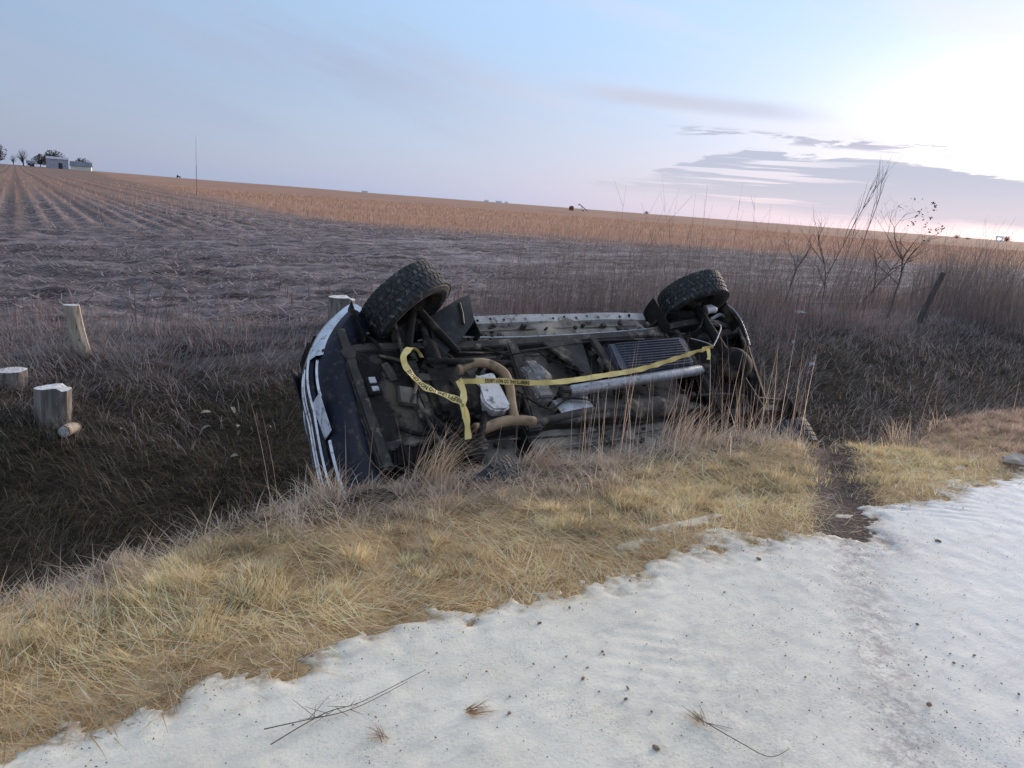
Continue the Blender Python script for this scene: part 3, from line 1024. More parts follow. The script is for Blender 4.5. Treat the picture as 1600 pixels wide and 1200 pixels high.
b = MB()
xs = np.linspace(0.66, -3.46, 90)
for sgn in (1, -1):
    P = []
    for x in xs:
        row = []
        pinch = 1.0 - 0.10 * max(0, (x - 0.3) / 0.36) ** 2 - 0.04 * max(0, (-3.2 - x) / 0.4) ** 2
        for q in np.linspace(0, 1, 8):
            z = arch_z(x) + (0.86 - arch_z(x)) * q
            row.append((x, sgn * body_y(z) * pinch, z))
        P.append(row)
    b.grid(P)
b.build("side_panels", M_PAINT, car, smooth=True, solid=0.012)
b = MB()
sec = []
for x, z, y in ((0.78, 0.70, 0.70), (0.70, 0.82, 0.74), (0.2, 0.86, 0.78), (-0.5, 0.88, 0.80), (-0.55, 0.88, 0.80), (-1.1, 1.30, 0.64), (-1.3, 1.35, 0.62), (-2.2, 1.37, 0.63), (-3.2, 1.35, 0.62), (-3.36, 1.30, 0.62), (-3.50, 0.86, 0.78), (-3.52, 0.42, 0.80)):
    sec.append([(x, y * q, z + 0.02 * (1 - q * q)) for q in np.linspace(-1, 1, 9)])
b.grid(sec)
b.build("roof_and_hood", M_PAINT, car, smooth=True, solid=0.012)
for sgn in (1, -1):
    for x0, x1, x2, x3 in ((-0.62, -1.5, -1.5, -1.12), (-1.58, -2.4, -2.4, -1.58), (-2.48, -3.5, -3.42, -2.48)):
        b = MB().add([(x0, sgn * .795, .88), (x1, sgn * .795, .88), (x2, sgn * .645, 1.30), (x3, sgn * .645, 1.30)], [(0, 1, 2, 3)])
        b.build("side_glass", M_GLASS, car, solid=0.005)
    for x in (-1.1, -1.54, -2.44):
        b = MB().add([(x + .03, sgn * .80, .86), (x - .03, sgn * .80, .86), (x - .03, sgn * .63, 1.34), (x + .03, sgn * .63, 1.34)], [(0, 1, 2, 3)])
        b.build("window_pillar", M_PAINT, car, solid=0.03)

# floor pan with transmission tunnel and pressed ribs
P = []
for x in np.linspace(0.02, -3.45, 90):
    row = []
    for y in np.linspace(-0.70, 0.70, 44):
        z = 0.165 + 0.10 * math.exp(-(y / 0.22) ** 2) + 0.012 * math.sin(x * 17) * (0.3 < abs(y) < 0.6) + 0.02 * math.sin(x * 5.1 + y * 9)
        if x < -2.3:
            z += 0.16 * min(1, (-2.3 - x) / 0.3)
        if x > -0.25:
            z += 0.25 * (x + 0.25) / 0.27
        row.append((x, y, z))
    P.append(row)
MB().grid(P).build("floor_pan", M_FLOOR, car, smooth=True)
# pressed stiffeners and plugs on the floor
for xf, yf, lx, ly in ((-0.95, 0.50, .42, .10), (-1.75, 0.50, .50, .09), (-0.95, -0.52, .45, .10), (-1.75, -0.5, .5, .09)):
    MB().box((xf, yf, .175), (lx, ly, .08)).build("floor_stiffener", M_FLOOR, car, bevel=.014)
for xf, yf in ((-0.50, 0.46), (-1.22, 0.47), (-0.62, -0.5), (-1.5, -0.55), (-1.15, -0.48)):
    MB().lathe([(0.0, .115), (.045, .117), (.055, .13), (.056, .20)], 18, "z", (xf, yf, 0)).build("floor_plug", M_FLOOR, car, smooth=True)

# engine bay and front: dark
MB().box((0.32, 0, .40), (.9, 1.36, .36)).build("engine_block_mass", M_BLACK, car, bevel=.06)
b = MB()
P = []
for x in np.linspace(0.66, 0.14, 14):
    P.append([(x, y, 0.06 + 0.05 * ((x - .42) / .35) ** 2 + 0.05 * (abs(y) / .5) ** 4 + 0.008 * math.sin(y * 23 + x * 11)) for y in np.linspace(-.50, .50, 20)])
b.grid(P)
b.build("skid_plate", M_BLACK, car, smooth=True, solid=.008)
for x0 in (0.60, 0.16):
    MB().box((x0, 0, .10), (.09, 1.15, .09)).build("front_crossmember", M_RAIL, car, bevel=.015)
MB().box((-0.02, -.05, .10), (.30, .42, .20), taper=1.3).build("oil_pan", M_BLACK, car, bevel=.03)
# rails
for sgn in (1, -1):
    pts = [(0.74, .40, .16), (0.45, .40, .12), (0.1, .37, .10), (-0.3, .36, .10), (-2.3, .40, .10), (-2.6, .43, .22), (-3.1, .44, .24), (-3.55, .44, .16)]
    b = MB()
    for a_, c_ in zip(pts[:-1], pts[1:]):
        a3, c3 = Vector((a_[0], sgn * a_[1], a_[2])), Vector((c_[0], sgn * c_[1], c_[2]))
        d = c3 - a3
        rot = d.to_track_quat("X", "Z").to_matrix()
        b.box((a3 + c3) / 2, (d.length + .02, .07, .11), rot)
    b.build("frame_rail", M_RAIL, car, bevel=.008)
# crossmembers
MB().box((-.70, .0, .075), (.10, .80, .07), Matrix.Rotation(R(7), 3, "Z")).box((-.585, -.40, .07), (.14, .10, .10)).build("transmission_crossmember", M_RAIL, car, bevel=.014)
MB().prism([(-1.02, .36), (-1.44, .36), (-1.38, .08), (-1.30, -.34), (-1.22, -.34), (-1.26, .06)], .045, .075).build("centre_crossmember", M_RAIL, car, bevel=.006)
MB().box((-1.56, .16, .03), (.07, .40, .035), Matrix.Rotation(R(-8), 3, "Z")).build("tank_strap", M_RAIL, car, bevel=.006)
MB().box((-1.43, .16, .14), (.26, .34, .06)).build("recess", M_BLACK, car, bevel=.01)
MB().box((-2.62, 0, .12), (.08, .9, .08)).build("rear_crossmember", M_RAIL, car, bevel=.012)
# gearbox, pan, transfer case
MB().lathe([(.0, .02), (.19, .02), (.20, -.12), (.14, -.30), (.125, -.55), (.10, -.60), (0, -.60)], 20, "x", (-.06, -.09, .15)).build("gearbox", M_BLACK, car, smooth=True)
b = MB().prism([(-.225, .01), (-.40, .04), (-.42, -.26), (-.37, -.30), (-.26, -.29), (-.205, -.22)], -.045, .05)
pan = b.build("transmission_pan", M_ALU, car, bevel=.016)
b = MB().prism([(-.17, .06), (-.43, .09), (-.46, -.30), (-.38, -.35), (-.22, -.34), (-.15, -.26)], .05, .065)
b.build("pan_flange", M_RAIL, pan, bevel=.004)
bz = MB()
for xx, yy in ((-.18, .0), (-.30, .06), (-.43, .02), (-.445, -.13), (-.43, -.28), (-.30, -.335), (-.185, -.24), (-.165, -.12)):
    bz.lathe([(0, .034), (.011, .034), (.011, .052)], 6, "z", (xx, yy, 0))
bz.build("pan_bolts", M_STEEL, pan)
b = MB()
b.lathe([(0, .02), (.10, .01), (.12, -.06), (.13, -.15), (.09, -.20), (.05, -.26), (0, -.26)], 18, "x", (-.70, .02, .09))
b.lathe([(0, .0), (.085, -.01), (.095, -.07), (.095, -.13), (.06, -.17), (0, -.18)], 16, "x", (-.68, -.14, .06))
b.box((-.79, .06, .02), (.10, .16, .07)).box((-.77, -.16, 0), (.13, .10, .06)).box((-.84, -.04, .03), (.05, .24, .05))
b.build("transfer_case", M_ROUGHALU, car, bevel=.010)
# exhaust
smoothp = lambda pts, n=4: [Vector(pts[i]).lerp(Vector(pts[i + 1]), f / n) for i in range(len(pts) - 1) for f in range(n)] + [Vector(pts[-1])]


def spline(pts, n=6):
    pts = [Vector(q) for q in pts]
    out = []
    for i in range(len(pts) - 1):
        p0, p1, p2, p3 = pts[max(i - 1, 0)], pts[i], pts[i + 1], pts[min(i + 2, len(pts) - 1)]
        for f in range(n):
            s_ = f / n
            out.append(0.5 * ((2 * p1) + (p2 - p0) * s_ + (2 * p0 - 5 * p1 + 4 * p2 - p3) * s_ ** 2 + (3 * p1 - p0 - 3 * p2 + p3) * s_ ** 3))
    out.append(pts[-1])
    return out


ex = MB().tube(spline([(-.17, .13, .05), (-.30, .165, .02), (-.42, .145, .01), (-.51, .05, .0), (-.505, -.08, .0), (-.465, -.22, .01), (-.44, -.36, .02)]), .036, 14).build("exhaust_pipe", M_EXH, car, smooth=True)
MB().tube(spline([(-.10, -.395, .03), (-.20, -.385, .02), (-.34, -.355, .02), (-.48, -.36, .02), (-.60, -.38, .03)]), .040, 14).build("exhaust_pipe", M_EXH, car, smooth=True)
for cpos, rot in (((-.175, .13, .05), 80), ((-.11, -.395, .03), 85)):
    MB().lathe([(.03, -.02), (.055, -.02), (.055, .02), (.03, .02)], 14, "x", cpos).build("exhaust_flange", M_EXH, car, bevel=.004)
MB().tube(spline([(-.60, -.38, .04), (-.85, -.36, .05), (-1.15, -.33, .06), (-1.6, -.34, .06)]), .034, 12).build("tail_pipe", M_RAIL, car, smooth=True)
MB().tube([(-1.55, -.36, .08), (-1.58, -.36, .08), (-2.15, -.36, .08), (-2.18, -.36, .08)], [.05, .10, .10, .05], 18).build("muffler", M_RAIL, car, smooth=True)
# driveshafts
ds = MB().tube([(-1.03, -.155, .02), (-1.06, -.153, .02), (-2.48, -.075, .0), (-2.53, -.072, .0)], [.034, .047, .047, .036], 18).build("drive_shaft", M_STEEL, car, smooth=True)
for q in ((-.98, -.157, .02), (-2.57, -.07, .0)):
    MB().box(q, (.09, .05, .10)).box(q, (.06, .10, .045)).build("universal_joint", M_RAIL, ds, bevel=.008)
MB().tube([(-.62, .14, .02), (.08, .20, .0)], .027, 12).build("front_drive_shaft", M_BLACK, car, smooth=True)
# fuel tank skid with pressed ribs
tq = MB().prism([(-1.60, .235), (-2.46, .27), (-2.50, .22), (-2.44, -.03), (-1.62, -.075), (-1.57, -.02)], -.045, .12)
tank = tq.build("fuel_tank", M_TANK, car, bevel=.014)
rb = MB()
for i in range(11):
    y = -.045 + i * .026
    x0_, x1_ = -1.66, -2.40 - .002 * i
    rb.add([(x0_, y, -.046), (x1_, y + .014, -.046), (x1_, y + .026, -.046), (x0_, y + .012, -.046), (x0_ - .01, y + .003, -.058), (x1_ + .01, y + .017, -.058), (x1_ + .01, y + .023, -.058), (x0_ - .01, y + .009, -.058)],
           [(0, 1, 5, 4), (1, 2, 6, 5), (2, 3, 7, 6), (3, 0, 4, 7), (4, 5, 6, 7)])
o = rb.build("pressed_ribs", M_TANK, tank)
# rear axle, springs, shocks
MB().tube([(-2.95, -.62, 0), (-2.95, .62, 0)], .044, 14).lathe([(0, -.16), (.10, -.15), (.16, -.05), (.17, .02), (.12, .11), (.05, .17), (0, .17)], 18, "x", (-2.95, -.06, 0)).build("rear_axle", M_BLACK, car, smooth=True)
for sgn in (1, -1):
    b = MB()
    for j, (l_, zz) in enumerate(((.62, .07), (.50, .055), (.36, .04))):
        P = []
        for q in np.linspace(-1, 1, 13):
            P.append([(-2.95 + q * l_, sgn * .50 + w_, zz + .10 * q * q * (l_ / .62)) for w_ in (-.03, .03)])
        b.grid(P)
    b.build("leaf_spring", M_RAIL, car, solid=.009)
    MB().tube([(-2.82, sgn * .36, .0), (-2.58, sgn * .30, .26)], [.03, .026], 12).build("shock_absorber", M_BLACK, car, smooth=True)
MB().tube(spline([(-3.10, .50, .05), (-3.06, .42, -.02), (-3.0, .33, -.08), (-2.86, .21, -.10), (-2.73, .11, -.10)]), .0065, 6).build("brake_line", M_STEEL, car, smooth=True)
MB().tube(spline([(-2.60, .26, -.02), (-2.68, .16, -.08), (-2.72, .10, -.10)]), .005, 6).build("brake_line", M_STEEL, car, smooth=True)
MB().tube(spline([(-2.4, -.30, .05), (-2.7, -.34, .02), (-3.2, -.42, .05), (-3.45, -.46, .05)]), .012, 6).build("parking_brake_cable", M_RAIL, car, smooth=True)
for pts, rr_ in (([(-.2, .30, .05), (-.6, .28, .06), (-1.0, .29, .05), (-1.6, .33, .04), (-2.4, .33, .06)], .007), ([(.1, .33, .0), (-.1, .28, .02), (-.16, .2, .02), (-.15, .10, .02), (-.12, -.2, .03)], .009)):
    MB().tube(spline(pts), rr_, 6).build("fluid_line", M_RAIL, car, smooth=True)
# small brackets, clips, bolts and hoses everywhere
rk_ = random.Random(31)
bc = MB()
for i in range(150):
    xx, yy = rk_.uniform(-2.5, .1), rk_.uniform(-.62, .62)
    zz = rk_.uniform(.07, .15)
    sx, sy, sz_ = rk_.uniform(.015, .07), rk_.uniform(.012, .05), rk_.uniform(.02, .07)
    if i % 3 == 0:
        bc.lathe([(0, zz), (sx * .4, zz), (sx * .5, zz + .008), (sx * .5, .2)], 8, "z", (xx, yy, 0))
    else:
        bc.box((xx, yy, zz + .03), (sx, sy, sz_), Matrix.Rotation(rk_.uniform(-.4, .4), 3, "Z"))
bc.build("small_brackets", M_RAIL, car, bevel=.003)
for pts, rr_, mt in (([(.05, .42, .05), (-.2, .48, .09), (-.6, .46, .10), (-1.1, .44, .09), (-1.9, .46, .10), (-2.4, .50, .12)], .008, M_STEEL),
                     ([(.0, -.48, .05), (-.4, -.47, .08), (-1.0, -.50, .09), (-1.7, -.46, .09), (-2.4, -.48, .12)], .009, M_RAIL),
                     ([(-.45, .32, .03), (-.62, .22, .01), (-.90, .25, .02), (-1.0, .18, .04), (-1.28, .02, .04)], .007, M_BLACK),
                     ([(-.55, -.12, .0), (-.75, -.30, .0), (-1.0, -.22, .02), (-1.25, -.26, .03)], .008, M_BLACK),
                     ([(.45, -.30, .03), (.30, -.38, .02), (.12, -.34, .0), (-.02, -.44, .02)], .016, M_BLACK),
                     ([(.40, .30, .04), (.25, .20, .01), (.22, .02, .0), (.30, -.12, .02)], .012, M_RAIL),
                     ([(-2.5, .42, .08), (-2.66, .34, .02), (-2.8, .38, -.02), (-2.92, .5, -.03)], .010, M_BLACK)):
    MB().tube(spline(pts), rr_, 6).build("hose", mt, car, smooth=True)
# engine bay lumps round the front axle
for c, sz_, mt in (((.18, .30, .10), (.16, .14, .12), M_BLACK), ((.06, -.42, .12), (.20, .16, .14), M_RAIL), ((.30, -.30, .14), (.18, .20, .12), M_BLACK), ((.10, .06, .04), (.22, .10, .08), M_RAIL), ((-.14, -.46, .14), (.14, .10, .12), M_FLOOR), ((.45, -.48, .12), (.14, .22, .10), M_BLACK), ((.36, .16, .07), (.10, .20, .05), M_RAIL), ((.30, -.06, .035), (.14, .16, .03), M_FLOOR)):
    MB().box(c, sz_, Matrix.Rotation(rk_.uniform(-.3, .3), 3, "Z")).build("chassis_casting", mt, car, bevel=.022)
for c in ((.22, -.20, .05), (.02, .22, .03), (.42, .28, .06), (-.05, -.30, .05)):
    MB().lathe([(0, -.01), (.03, -.01), (.045, .0), (.05, .05), (.05, .12)], 14, "z", c).build("round_housing", M_RAIL, car, smooth=True)
# floor heat shield and seams
MB().prism([(-.86, -.20), (-1.20, -.18), (-1.22, -.30), (-.90, -.34)], .05, .06).build("heat_shield", M_STEEL, car, bevel=.003)
for yy in (.30, .565, -.30, -.565):
    MB().tube([(-.35, yy, .150), (-1.3, yy + .01, .152), (-2.25, yy, .150)], .008, 5).build("floor_seam", M_FLOOR, car)
# front suspension
for sgn in (1, -1):
    b = MB()
    b.tube([(.20, sgn * .26, .02), (.06, sgn * .62, -.06)], [.030, .034], 10).tube([(-.22, sgn * .27, .02), (.02, sgn * .62, -.06)], [.026, .034], 10)
    b.lathe([(0, -.03), (.05, -.03), (.05, .03), (0, .03)], 12, "z", (.03, sgn * .63, -.06))
    b.build("control_arm", M_BLACK, car, smooth=True)
    MB().tube([(.24, sgn * .10, .03), (.20, sgn * .60, .0)], .014, 8).build("tie_rod", M_RAIL, car, smooth=True)
    MB().tube([(0, sgn * .2, .03), (0, sgn * .34, .02), (0, sgn * .40, .01), (0, sgn * .66, 0)], [.06, .06, .028, .028], 12).build("half_shaft", M_BLACK, car, smooth=True)
    MB().box((-.04, sgn * .52, .24), (.14, .16, .42)).build("strut_tower", M_BLACK, car, bevel=.03)
    MB().tube([(.02, sgn * .56, -.02), (-.04, sgn * .46, .34)], [.028, .024], 10).build("front_shock", M_RAIL, car, smooth=True)
# arch liners
for xc in (0.0, -2.95):
    for sgn in (1, -1):
        P = []
        for a in np.linspace(R(-5), R(185), 20):
            P.append([(xc + .475 * math.cos(a), sgn * yy, .05 + .475 * math.sin(a)) for yy in (.42, .60, .77)])
        MB().grid(P).build("wheel_arch_liner", M_BLACK, car, smooth=True, solid=.006)
# torn splash flap behind the upper front wheel
b = MB()
P = []
for i, (pa, pb) in enumerate([((-.08, .60, .02), (-.03, .22, .03)), ((-.24, .68, -.01), (-.16, .30, .02)), ((-.40, .755, -.03), (-.30, .40, .0)), ((-.505, .80, -.02), (-.445, .535, -.02))]):
    P.append([tuple(Vector(pa).lerp(Vector(pb), q)) for q in np.linspace(0, 1, 5)])
b.grid(P)
b.build("splash_flap", M_FLAP, car, solid=.010, smooth=True)
MB().tube([(-.37, .70, -.035), (-.355, .60, -.035), (-.33, .50, -.028)], .012, 8).build("flap_edge_rib", M_FLAP, car, smooth=True)
MB().prism([(-.08, .34), (.02, .30), (.08, .16), (.02, .08), (-.08, .12), (-.13, .22)], .0, .07).build("steering_box", M_BLACK, car, bevel=.02)
# sills
for sgn in (1, -1):
    rk = MB()
    P = []
    for x in np.linspace(-.46, -2.42, 30):
        lift = 0.0 if x > -1.9 else (x + 1.9) * -.10
        P.append([(x, sgn * yy, zz + lift * .4 + .004 * math.sin(x * 7)) for yy, zz in ((.62, .235), (.64, .145), (.71, .135), (.735, .165), (.745, .26))])
    rk.grid(P)
    rocker = rk.build("rocker_panel", M_ROCKER if sgn > 0 else M_FLOOR, car, smooth=True, solid=.006)
    bz = MB()
    for i in range(14):
        bz.lathe([(0, .130), (.011, .131), (.013, .146)], 8, "z", (-.60 - i * .125, sgn * (.668 + .014 * (i % 2)), .008))
    bz.build("sill_bolts", M_BLACK, rocker)
    MB().box((-2.22, sgn * .70, .20), (.03, .09, .10)).build("jacking_bracket", M_RAIL, rocker, bevel=.006)


# front bumper, lofted along its curve
def arc_x(y):
    q = abs(y) / .84
    return 0.86 - 0.42 * q ** 2.5 if y > 0 else 0.86 + 0.10 * q - 0.09 * q ** 3.5


def bumper_loft(profile, y0, y1, n=30):
    P = []
    for y in np.linspace(y0, y1, n):
        dxy = (arc_x(y + .01) - arc_x(y - .01)) / .02
        nx, ny = 1, -dxy
        ln = math.hypot(nx, ny)
        nx, ny = nx / ln, ny / ln
        P.append([(arc_x(y) + nx * o_, y + ny * o_, z_) for o_, z_ in profile])
    return P


bump = MB().grid(bumper_loft([(-.03, .215), (.0, .20), (.022, .215), (.034, .26), (.034, .34), (.022, .385), (-.01, .40), (-.04, .40)], -.90, .845)).build("front_bumper", M_PAINT, car, smooth=True, solid=.006)
for z0_, hh_, y1_ in ((.352, .032, .80), (.300, .016, .78), (.212, .040, .45)):
    MB().grid(bumper_loft([(.028, z0_), (.042, z0_ + .004), (.042, z0_ + hh_ - .004), (.028, z0_ + hh_)], -.88, y1_)).build("bumper_strip", M_CHROME, bump, smooth=True, solid=.003)
val = MB().grid(bumper_loft([(-.25, .10), (-.17, .06), (-.09, .06), (-.045, .10), (-.02, .17), (-.035, .215)], -.84, .80)).build("front_valance", M_PAINT, car, smooth=True, solid=.006)
MB().grid(bumper_loft([(-.024, .155), (-.008, .165), (-.008, .185), (-.022, .192)], -.80, -.26)).build("valance_trim", M_CHROME, val, smooth=True, solid=.004)
MB().grid(bumper_loft([(-.024, .160), (-.008, .165), (-.008, .178), (-.022, .184)], .08, .42)).build("valance_trim", M_CHROME, val, smooth=True, solid=.004)
# bright wrapped corner on the upper side
MB().grid(bumper_loft([(-.13, .095), (-.05, .105), (.0, .14), (.046, .24), (.046, .38), (.0, .415)], .40, .86, 18)).build("bumper_corner", M_CHROME, bump, smooth=True, solid=.005)
# nose: grille and chrome surround
MB().grid(bumper_loft([(-.06, .40), (-.045, .44), (-.05, .60), (-.08, .72), (-.14, .78)], -.80, .80)).build("nose_panel", M_PAINT, car, smooth=True, solid=.008)
gs = MB().grid(bumper_loft([(-.03, .445), (-.005, .45), (-.005, .475), (-.03, .48)], -.74, .74)).build("grille_surround", M_CHROME, car, smooth=True, solid=.004)
for zz in (.53, .58, .63):
    MB().grid(bumper_loft([(-.05, zz), (-.03, zz + .005), (-.03, zz + .022), (-.05, zz + .027)], -.45, .45)).build("grille_bar", M_CHROME, gs, smooth=True, solid=.003)
for sgn in (1, -1):
    MB().grid(bumper_loft([(-.05, .52), (-.025, .54), (-.03, .66), (-.06, .68)], sgn * .48, sgn * .74, 10)).build("headlight", M_LENS, car, smooth=True, solid=.004)
# licence plate hung low on the bumper, seen from below
pl = empty("plate_pivot")
bpy.data.objects.remove(pl)
rotp = Matrix.Rotation(R(-84), 3, "Y") @ Matrix.Rotation(R(0), 3, "X")
pb_ = MB().box((0, 0, 0), (.155, .30, .006), rotp)
plate = pb_.build("licence_plate", M_PLATE, car, bevel=.004)
plate.location = (.880, -.085, .165)
# recovery hook, fog lamp, drain details
MB().lathe([(0, .055), (.05, .05), (.06, .075), (.06, .12)], 18, "z", (.60, .345, 0)).build("fog_lamp", M_RAIL, car, smooth=True)
MB().box((.52, .05, .045), (.085, .15, .03)).build("hook_bracket", M_BLACK, car, bevel=.006)
MB().box((.515, .085, .026), (.05, .05, .012)).box((.515, .015, .026), (.05, .04, .012)).build("bright_hook_plate", M_STEEL, car, bevel=.003)
MB().tube(spline([(.42, .52, .10), (.40, .42, .03), (.36, .30, .03), (.30, .24, .06)]), .014, 8).build("stabiliser_bar", M_BLACK, car, smooth=True)
# rear end
rear_line = spline([(-3.30, .83, 0), (-3.52, .76, 0), (-3.60, .60, 0), (-3.55, .38, 0), (-3.44, .11, 0), (-3.32, -.22, 0), (-3.21, -.50, 0), (-3.06, -.74, 0), (-2.94, -.80, 0)], 5)
P = []
for q_, p_ in enumerate(rear_line):
    c_ = Vector((-2.9, 0, 0))
    inw = (c_ - p_).normalized()
    P.append([tuple(p_ + inw * i_ + Vector((0, 0, z_))) for i_, z_ in ((.10, .13), (.04, .085), (.0, .10), (-.02, .18), (-.03, .30), (-.01, .44), (.02, .62))])
rear = MB().grid(P).build("rear_bumper", M_BLACK, car, smooth=True, solid=.008)
fl_ = [(-2.72, .72), (-3.28, .80), (-3.50, .70), (-3.53, .42), (-3.38, .11), (-3.26, -.22), (-3.14, -.50), (-2.98, -.72), (-2.60, -.74)]
MB().prism(fl_, .24, .50).build("rear_floor_box", M_BLACK, car, bevel=.03)
MB().tube([p_ + (Vector((-2.9, 0, 0)) - p_).normalized() * .004 + Vector((0, 0, .092)) for p_ in rear_line[5:19]], .009, 6).build("bumper_trim", M_STEEL, rear, smooth=True)
MB().tube([(-3.44, .40, .07), (-3.38, .22, .06), (-3.33, .06, .07)], [.016, .018, .012], 8).build("exhaust_hanger", M_RAIL, car, smooth=True)
MB().tube([(-3.02, -.60, .10), (-2.95, -.30, .12), (-3.0, .0, .14)], .02, 8).build("spare_carrier_bar", M_RAIL, car, smooth=True)
MB().tube([(-3.2, .58, .12), (-3.35, .62, .10), (-3.52, .60, .14)], .018, 8).build("tow_eye", M_STEEL, car, smooth=True)
MB().tube([(-3.05, .60, .0), (-3.10, .60, -.02), (-3.16, .58, -.02)], [.05, .045, .03], 10).build("brake_calliper", M_ALU, car, smooth=True)


# wheels
def tyre_mesh(W=.265, Ro=.362):
    b = MB()
    h = W / 2
    prof = [(.215, -h + .03), (.26, -h), (.30, -h - .006), (.335, -h + .004), (.352, -h + .022), (.354, -h + .04), (.354, h - .04), (.352, h - .022), (.335, h - .004), (.30, h + .006), (.26, h), (.215, h - .03)]
    b.lathe(prof, 64, "y")
    n = 46
    for row, (yy, wy, ph, skew) in enumerate(((-h + .032, .048, 0, .25), (-.050, .040, .5, -.35), (0, .040, .0, .35), (.050, .040, .5, -.35), (h - .032, .048, 0, .25))):
        for i in range(n):
            a = 2 * math.pi * (i + ph) / n
            ca, sa = math.cos(a), math.sin(a)
            la = 2 * math.pi / n * .36 * .354
            vs, j = [], 0
            for rr_ in (.350, Ro if abs(yy) < .09 else Ro - .004):
                for tx, ty in ((-la, -wy / 2), (la, -wy / 2), (la, wy / 2), (-la, wy / 2)):
                    t2 = tx + ty * skew
                    ang = a + t2 / .354
                    sh = .92 if rr_ > .352 else 1
                    vs.append((rr_ * math.cos(ang), yy + ty * sh, rr_ * math.sin(ang)))
            b.add(vs, [(4, 5, 6, 7), (0, 1, 5, 4), (1, 2, 6, 5), (2, 3, 7, 6), (3, 0, 4, 7)])
    return b


wheel0 = MB().lathe([(.215, -.11), (.222, -.115), (.205, -.09), (.195, -.05), (.19, .03), (.17, .055), (.10, .06), (.075, .085), (.05, .09), (0, .09)], 32, "y").build("wheel", M_RAIL, car, smooth=True, solid=.005)
ty = tyre_mesh().build("tyre", M_RUBBER, wheel0, smooth=False)
MB().lathe([(0, -.12), (.05, -.12), (.06, -.085), (.14, -.08), (.15, -.06), (.15, .02), (0, .02)], 24, "y").build("brake_drum", M_BLACK, wheel0, smooth=True)
STEER = R(-25)
wheels = [wheel0]
for i in range(3):
    w = copy_tree(wheel0, car)
    wheels.append(w)
for w, (x, y, z_, st_, fl, camber) in zip(wheels, ((0.06, .73, 0, STEER, 0, R(-4)), (-2.985, .755, 0, 0, 0, R(-9)), (0.08, -.95, 0.02, STEER, 1, 0), (-2.86, -.92, 0, 0, 1, R(-4)))):
    w.location = (x, y, z_)
    w.scale = (.955,) * 3 if x > -1 else (.895,) * 3
    w.rotation_mode = "YXZ"
    w.rotation_euler = ((R(180) if fl else 0) + camber, 0.7, st_)

# ------------------------------------------------------------------ barrier tape on the vehicle
M_TAPE = material("yellow_barrier_tape", (.86, .66, .25), (.78, .58, .20), 8, 0.5, spec=0.35, c3=(.88, .76, .42), s3=12)
M_INK = material("black_print", (.012, .011, .010), (.02, .018, .016), 8, 0.6)


def text_points(body, size):
    cu = bpy.data.curves.new("lettering_curve", "FONT")
    cu.body = body
    cu.size = size
    cu.resolution_u = 2
    cu.offset = 0.022
    o_ = bpy.data.objects.new("lettering_curve", cu)
    COL.objects.link(o_)
    dg = bpy.context.evaluated_depsgraph_get()
    me = bpy.data.meshes.new_from_object(o_.evaluated_get(dg))
    bpy.data.objects.remove(o_)
    bpy.data.curves.remove(cu)
    bm = bmesh.new()
    bm.from_mesh(me)
    bmesh.ops.triangulate(bm, faces=bm.faces)
    # narrow bold capitals, cut finely so that they can bend with the tape
    bmesh.ops.subdivide_edges(bm, edges=[e for e in bm.edges if e.calc_length() > .03], cuts=1)
    vs = [v.co.copy() for v in bm.verts]
    fs = [tuple(v.index for v in f.verts) for f in bm.faces]
    bm.free()
    bpy.data.meshes.remove(me)
    return vs, fs


class Ribbon:
    """tape along a path in the vehicle's frame; w half width, roll turns it about its run"""
    def __init__(self, pts, w, rolls):
        P = [Vector(q) for q in pts]
        n = 8
        self.c = spline(P, n)
        m_ = len(self.c)
        self.roll = np.interp(np.arange(m_) / n, np.arange(len(rolls)), rolls)
        self.w = w
        self.s = [0.0]
        for a_, b_ in zip(self.c[:-1], self.c[1:]):
            self.s.append(self.s[-1] + (b_ - a_).length)
        self.side, self.nor = [], []
        for i in range(m_):
            d = (self.c[min(i + 1, m_ - 1)] - self.c[max(i - 1, 0)]).normalized()
            nrm = Vector((0, 0, -1))
            sd_ = nrm.cross(d).normalized()
            nr_ = d.cross(sd_)
            r_ = R(self.roll[i])
            self.side.append(sd_ * math.cos(r_) + nr_ * math.sin(r_))
            self.nor.append(-sd_ * math.sin(r_) + nr_ * math.cos(r_))

    def at(self, s_, t_, off=0.0):
        i = int(np.clip(np.searchsorted(self.s, s_) - 1, 0, len(self.s) - 2))
        f = (s_ - self.s[i]) / max(1e-6, self.s[i + 1] - self.s[i])
        c = self.c[i].lerp(self.c[i + 1], f)
        sd_ = self.side[i].lerp(self.side[i + 1], f)
        nr_ = self.nor[i].lerp(self.nor[i + 1], f)
        return c + sd_ * (t_ * self.w * (1 + .10 * math.sin(s_ * 37 + 1))) + nr_ * (off + .007 * math.sin(s_ * 29) * t_ + .004 * math.sin(s_ * 61 + t_))

    def mesh(self):
        b = MB()
        P = []
        for i, s_ in enumerate(self.s):
            P.append([tuple(self.at(s_, t_)) for t_ in (-1, -.4, .3, 1)])
        return b.grid(P)


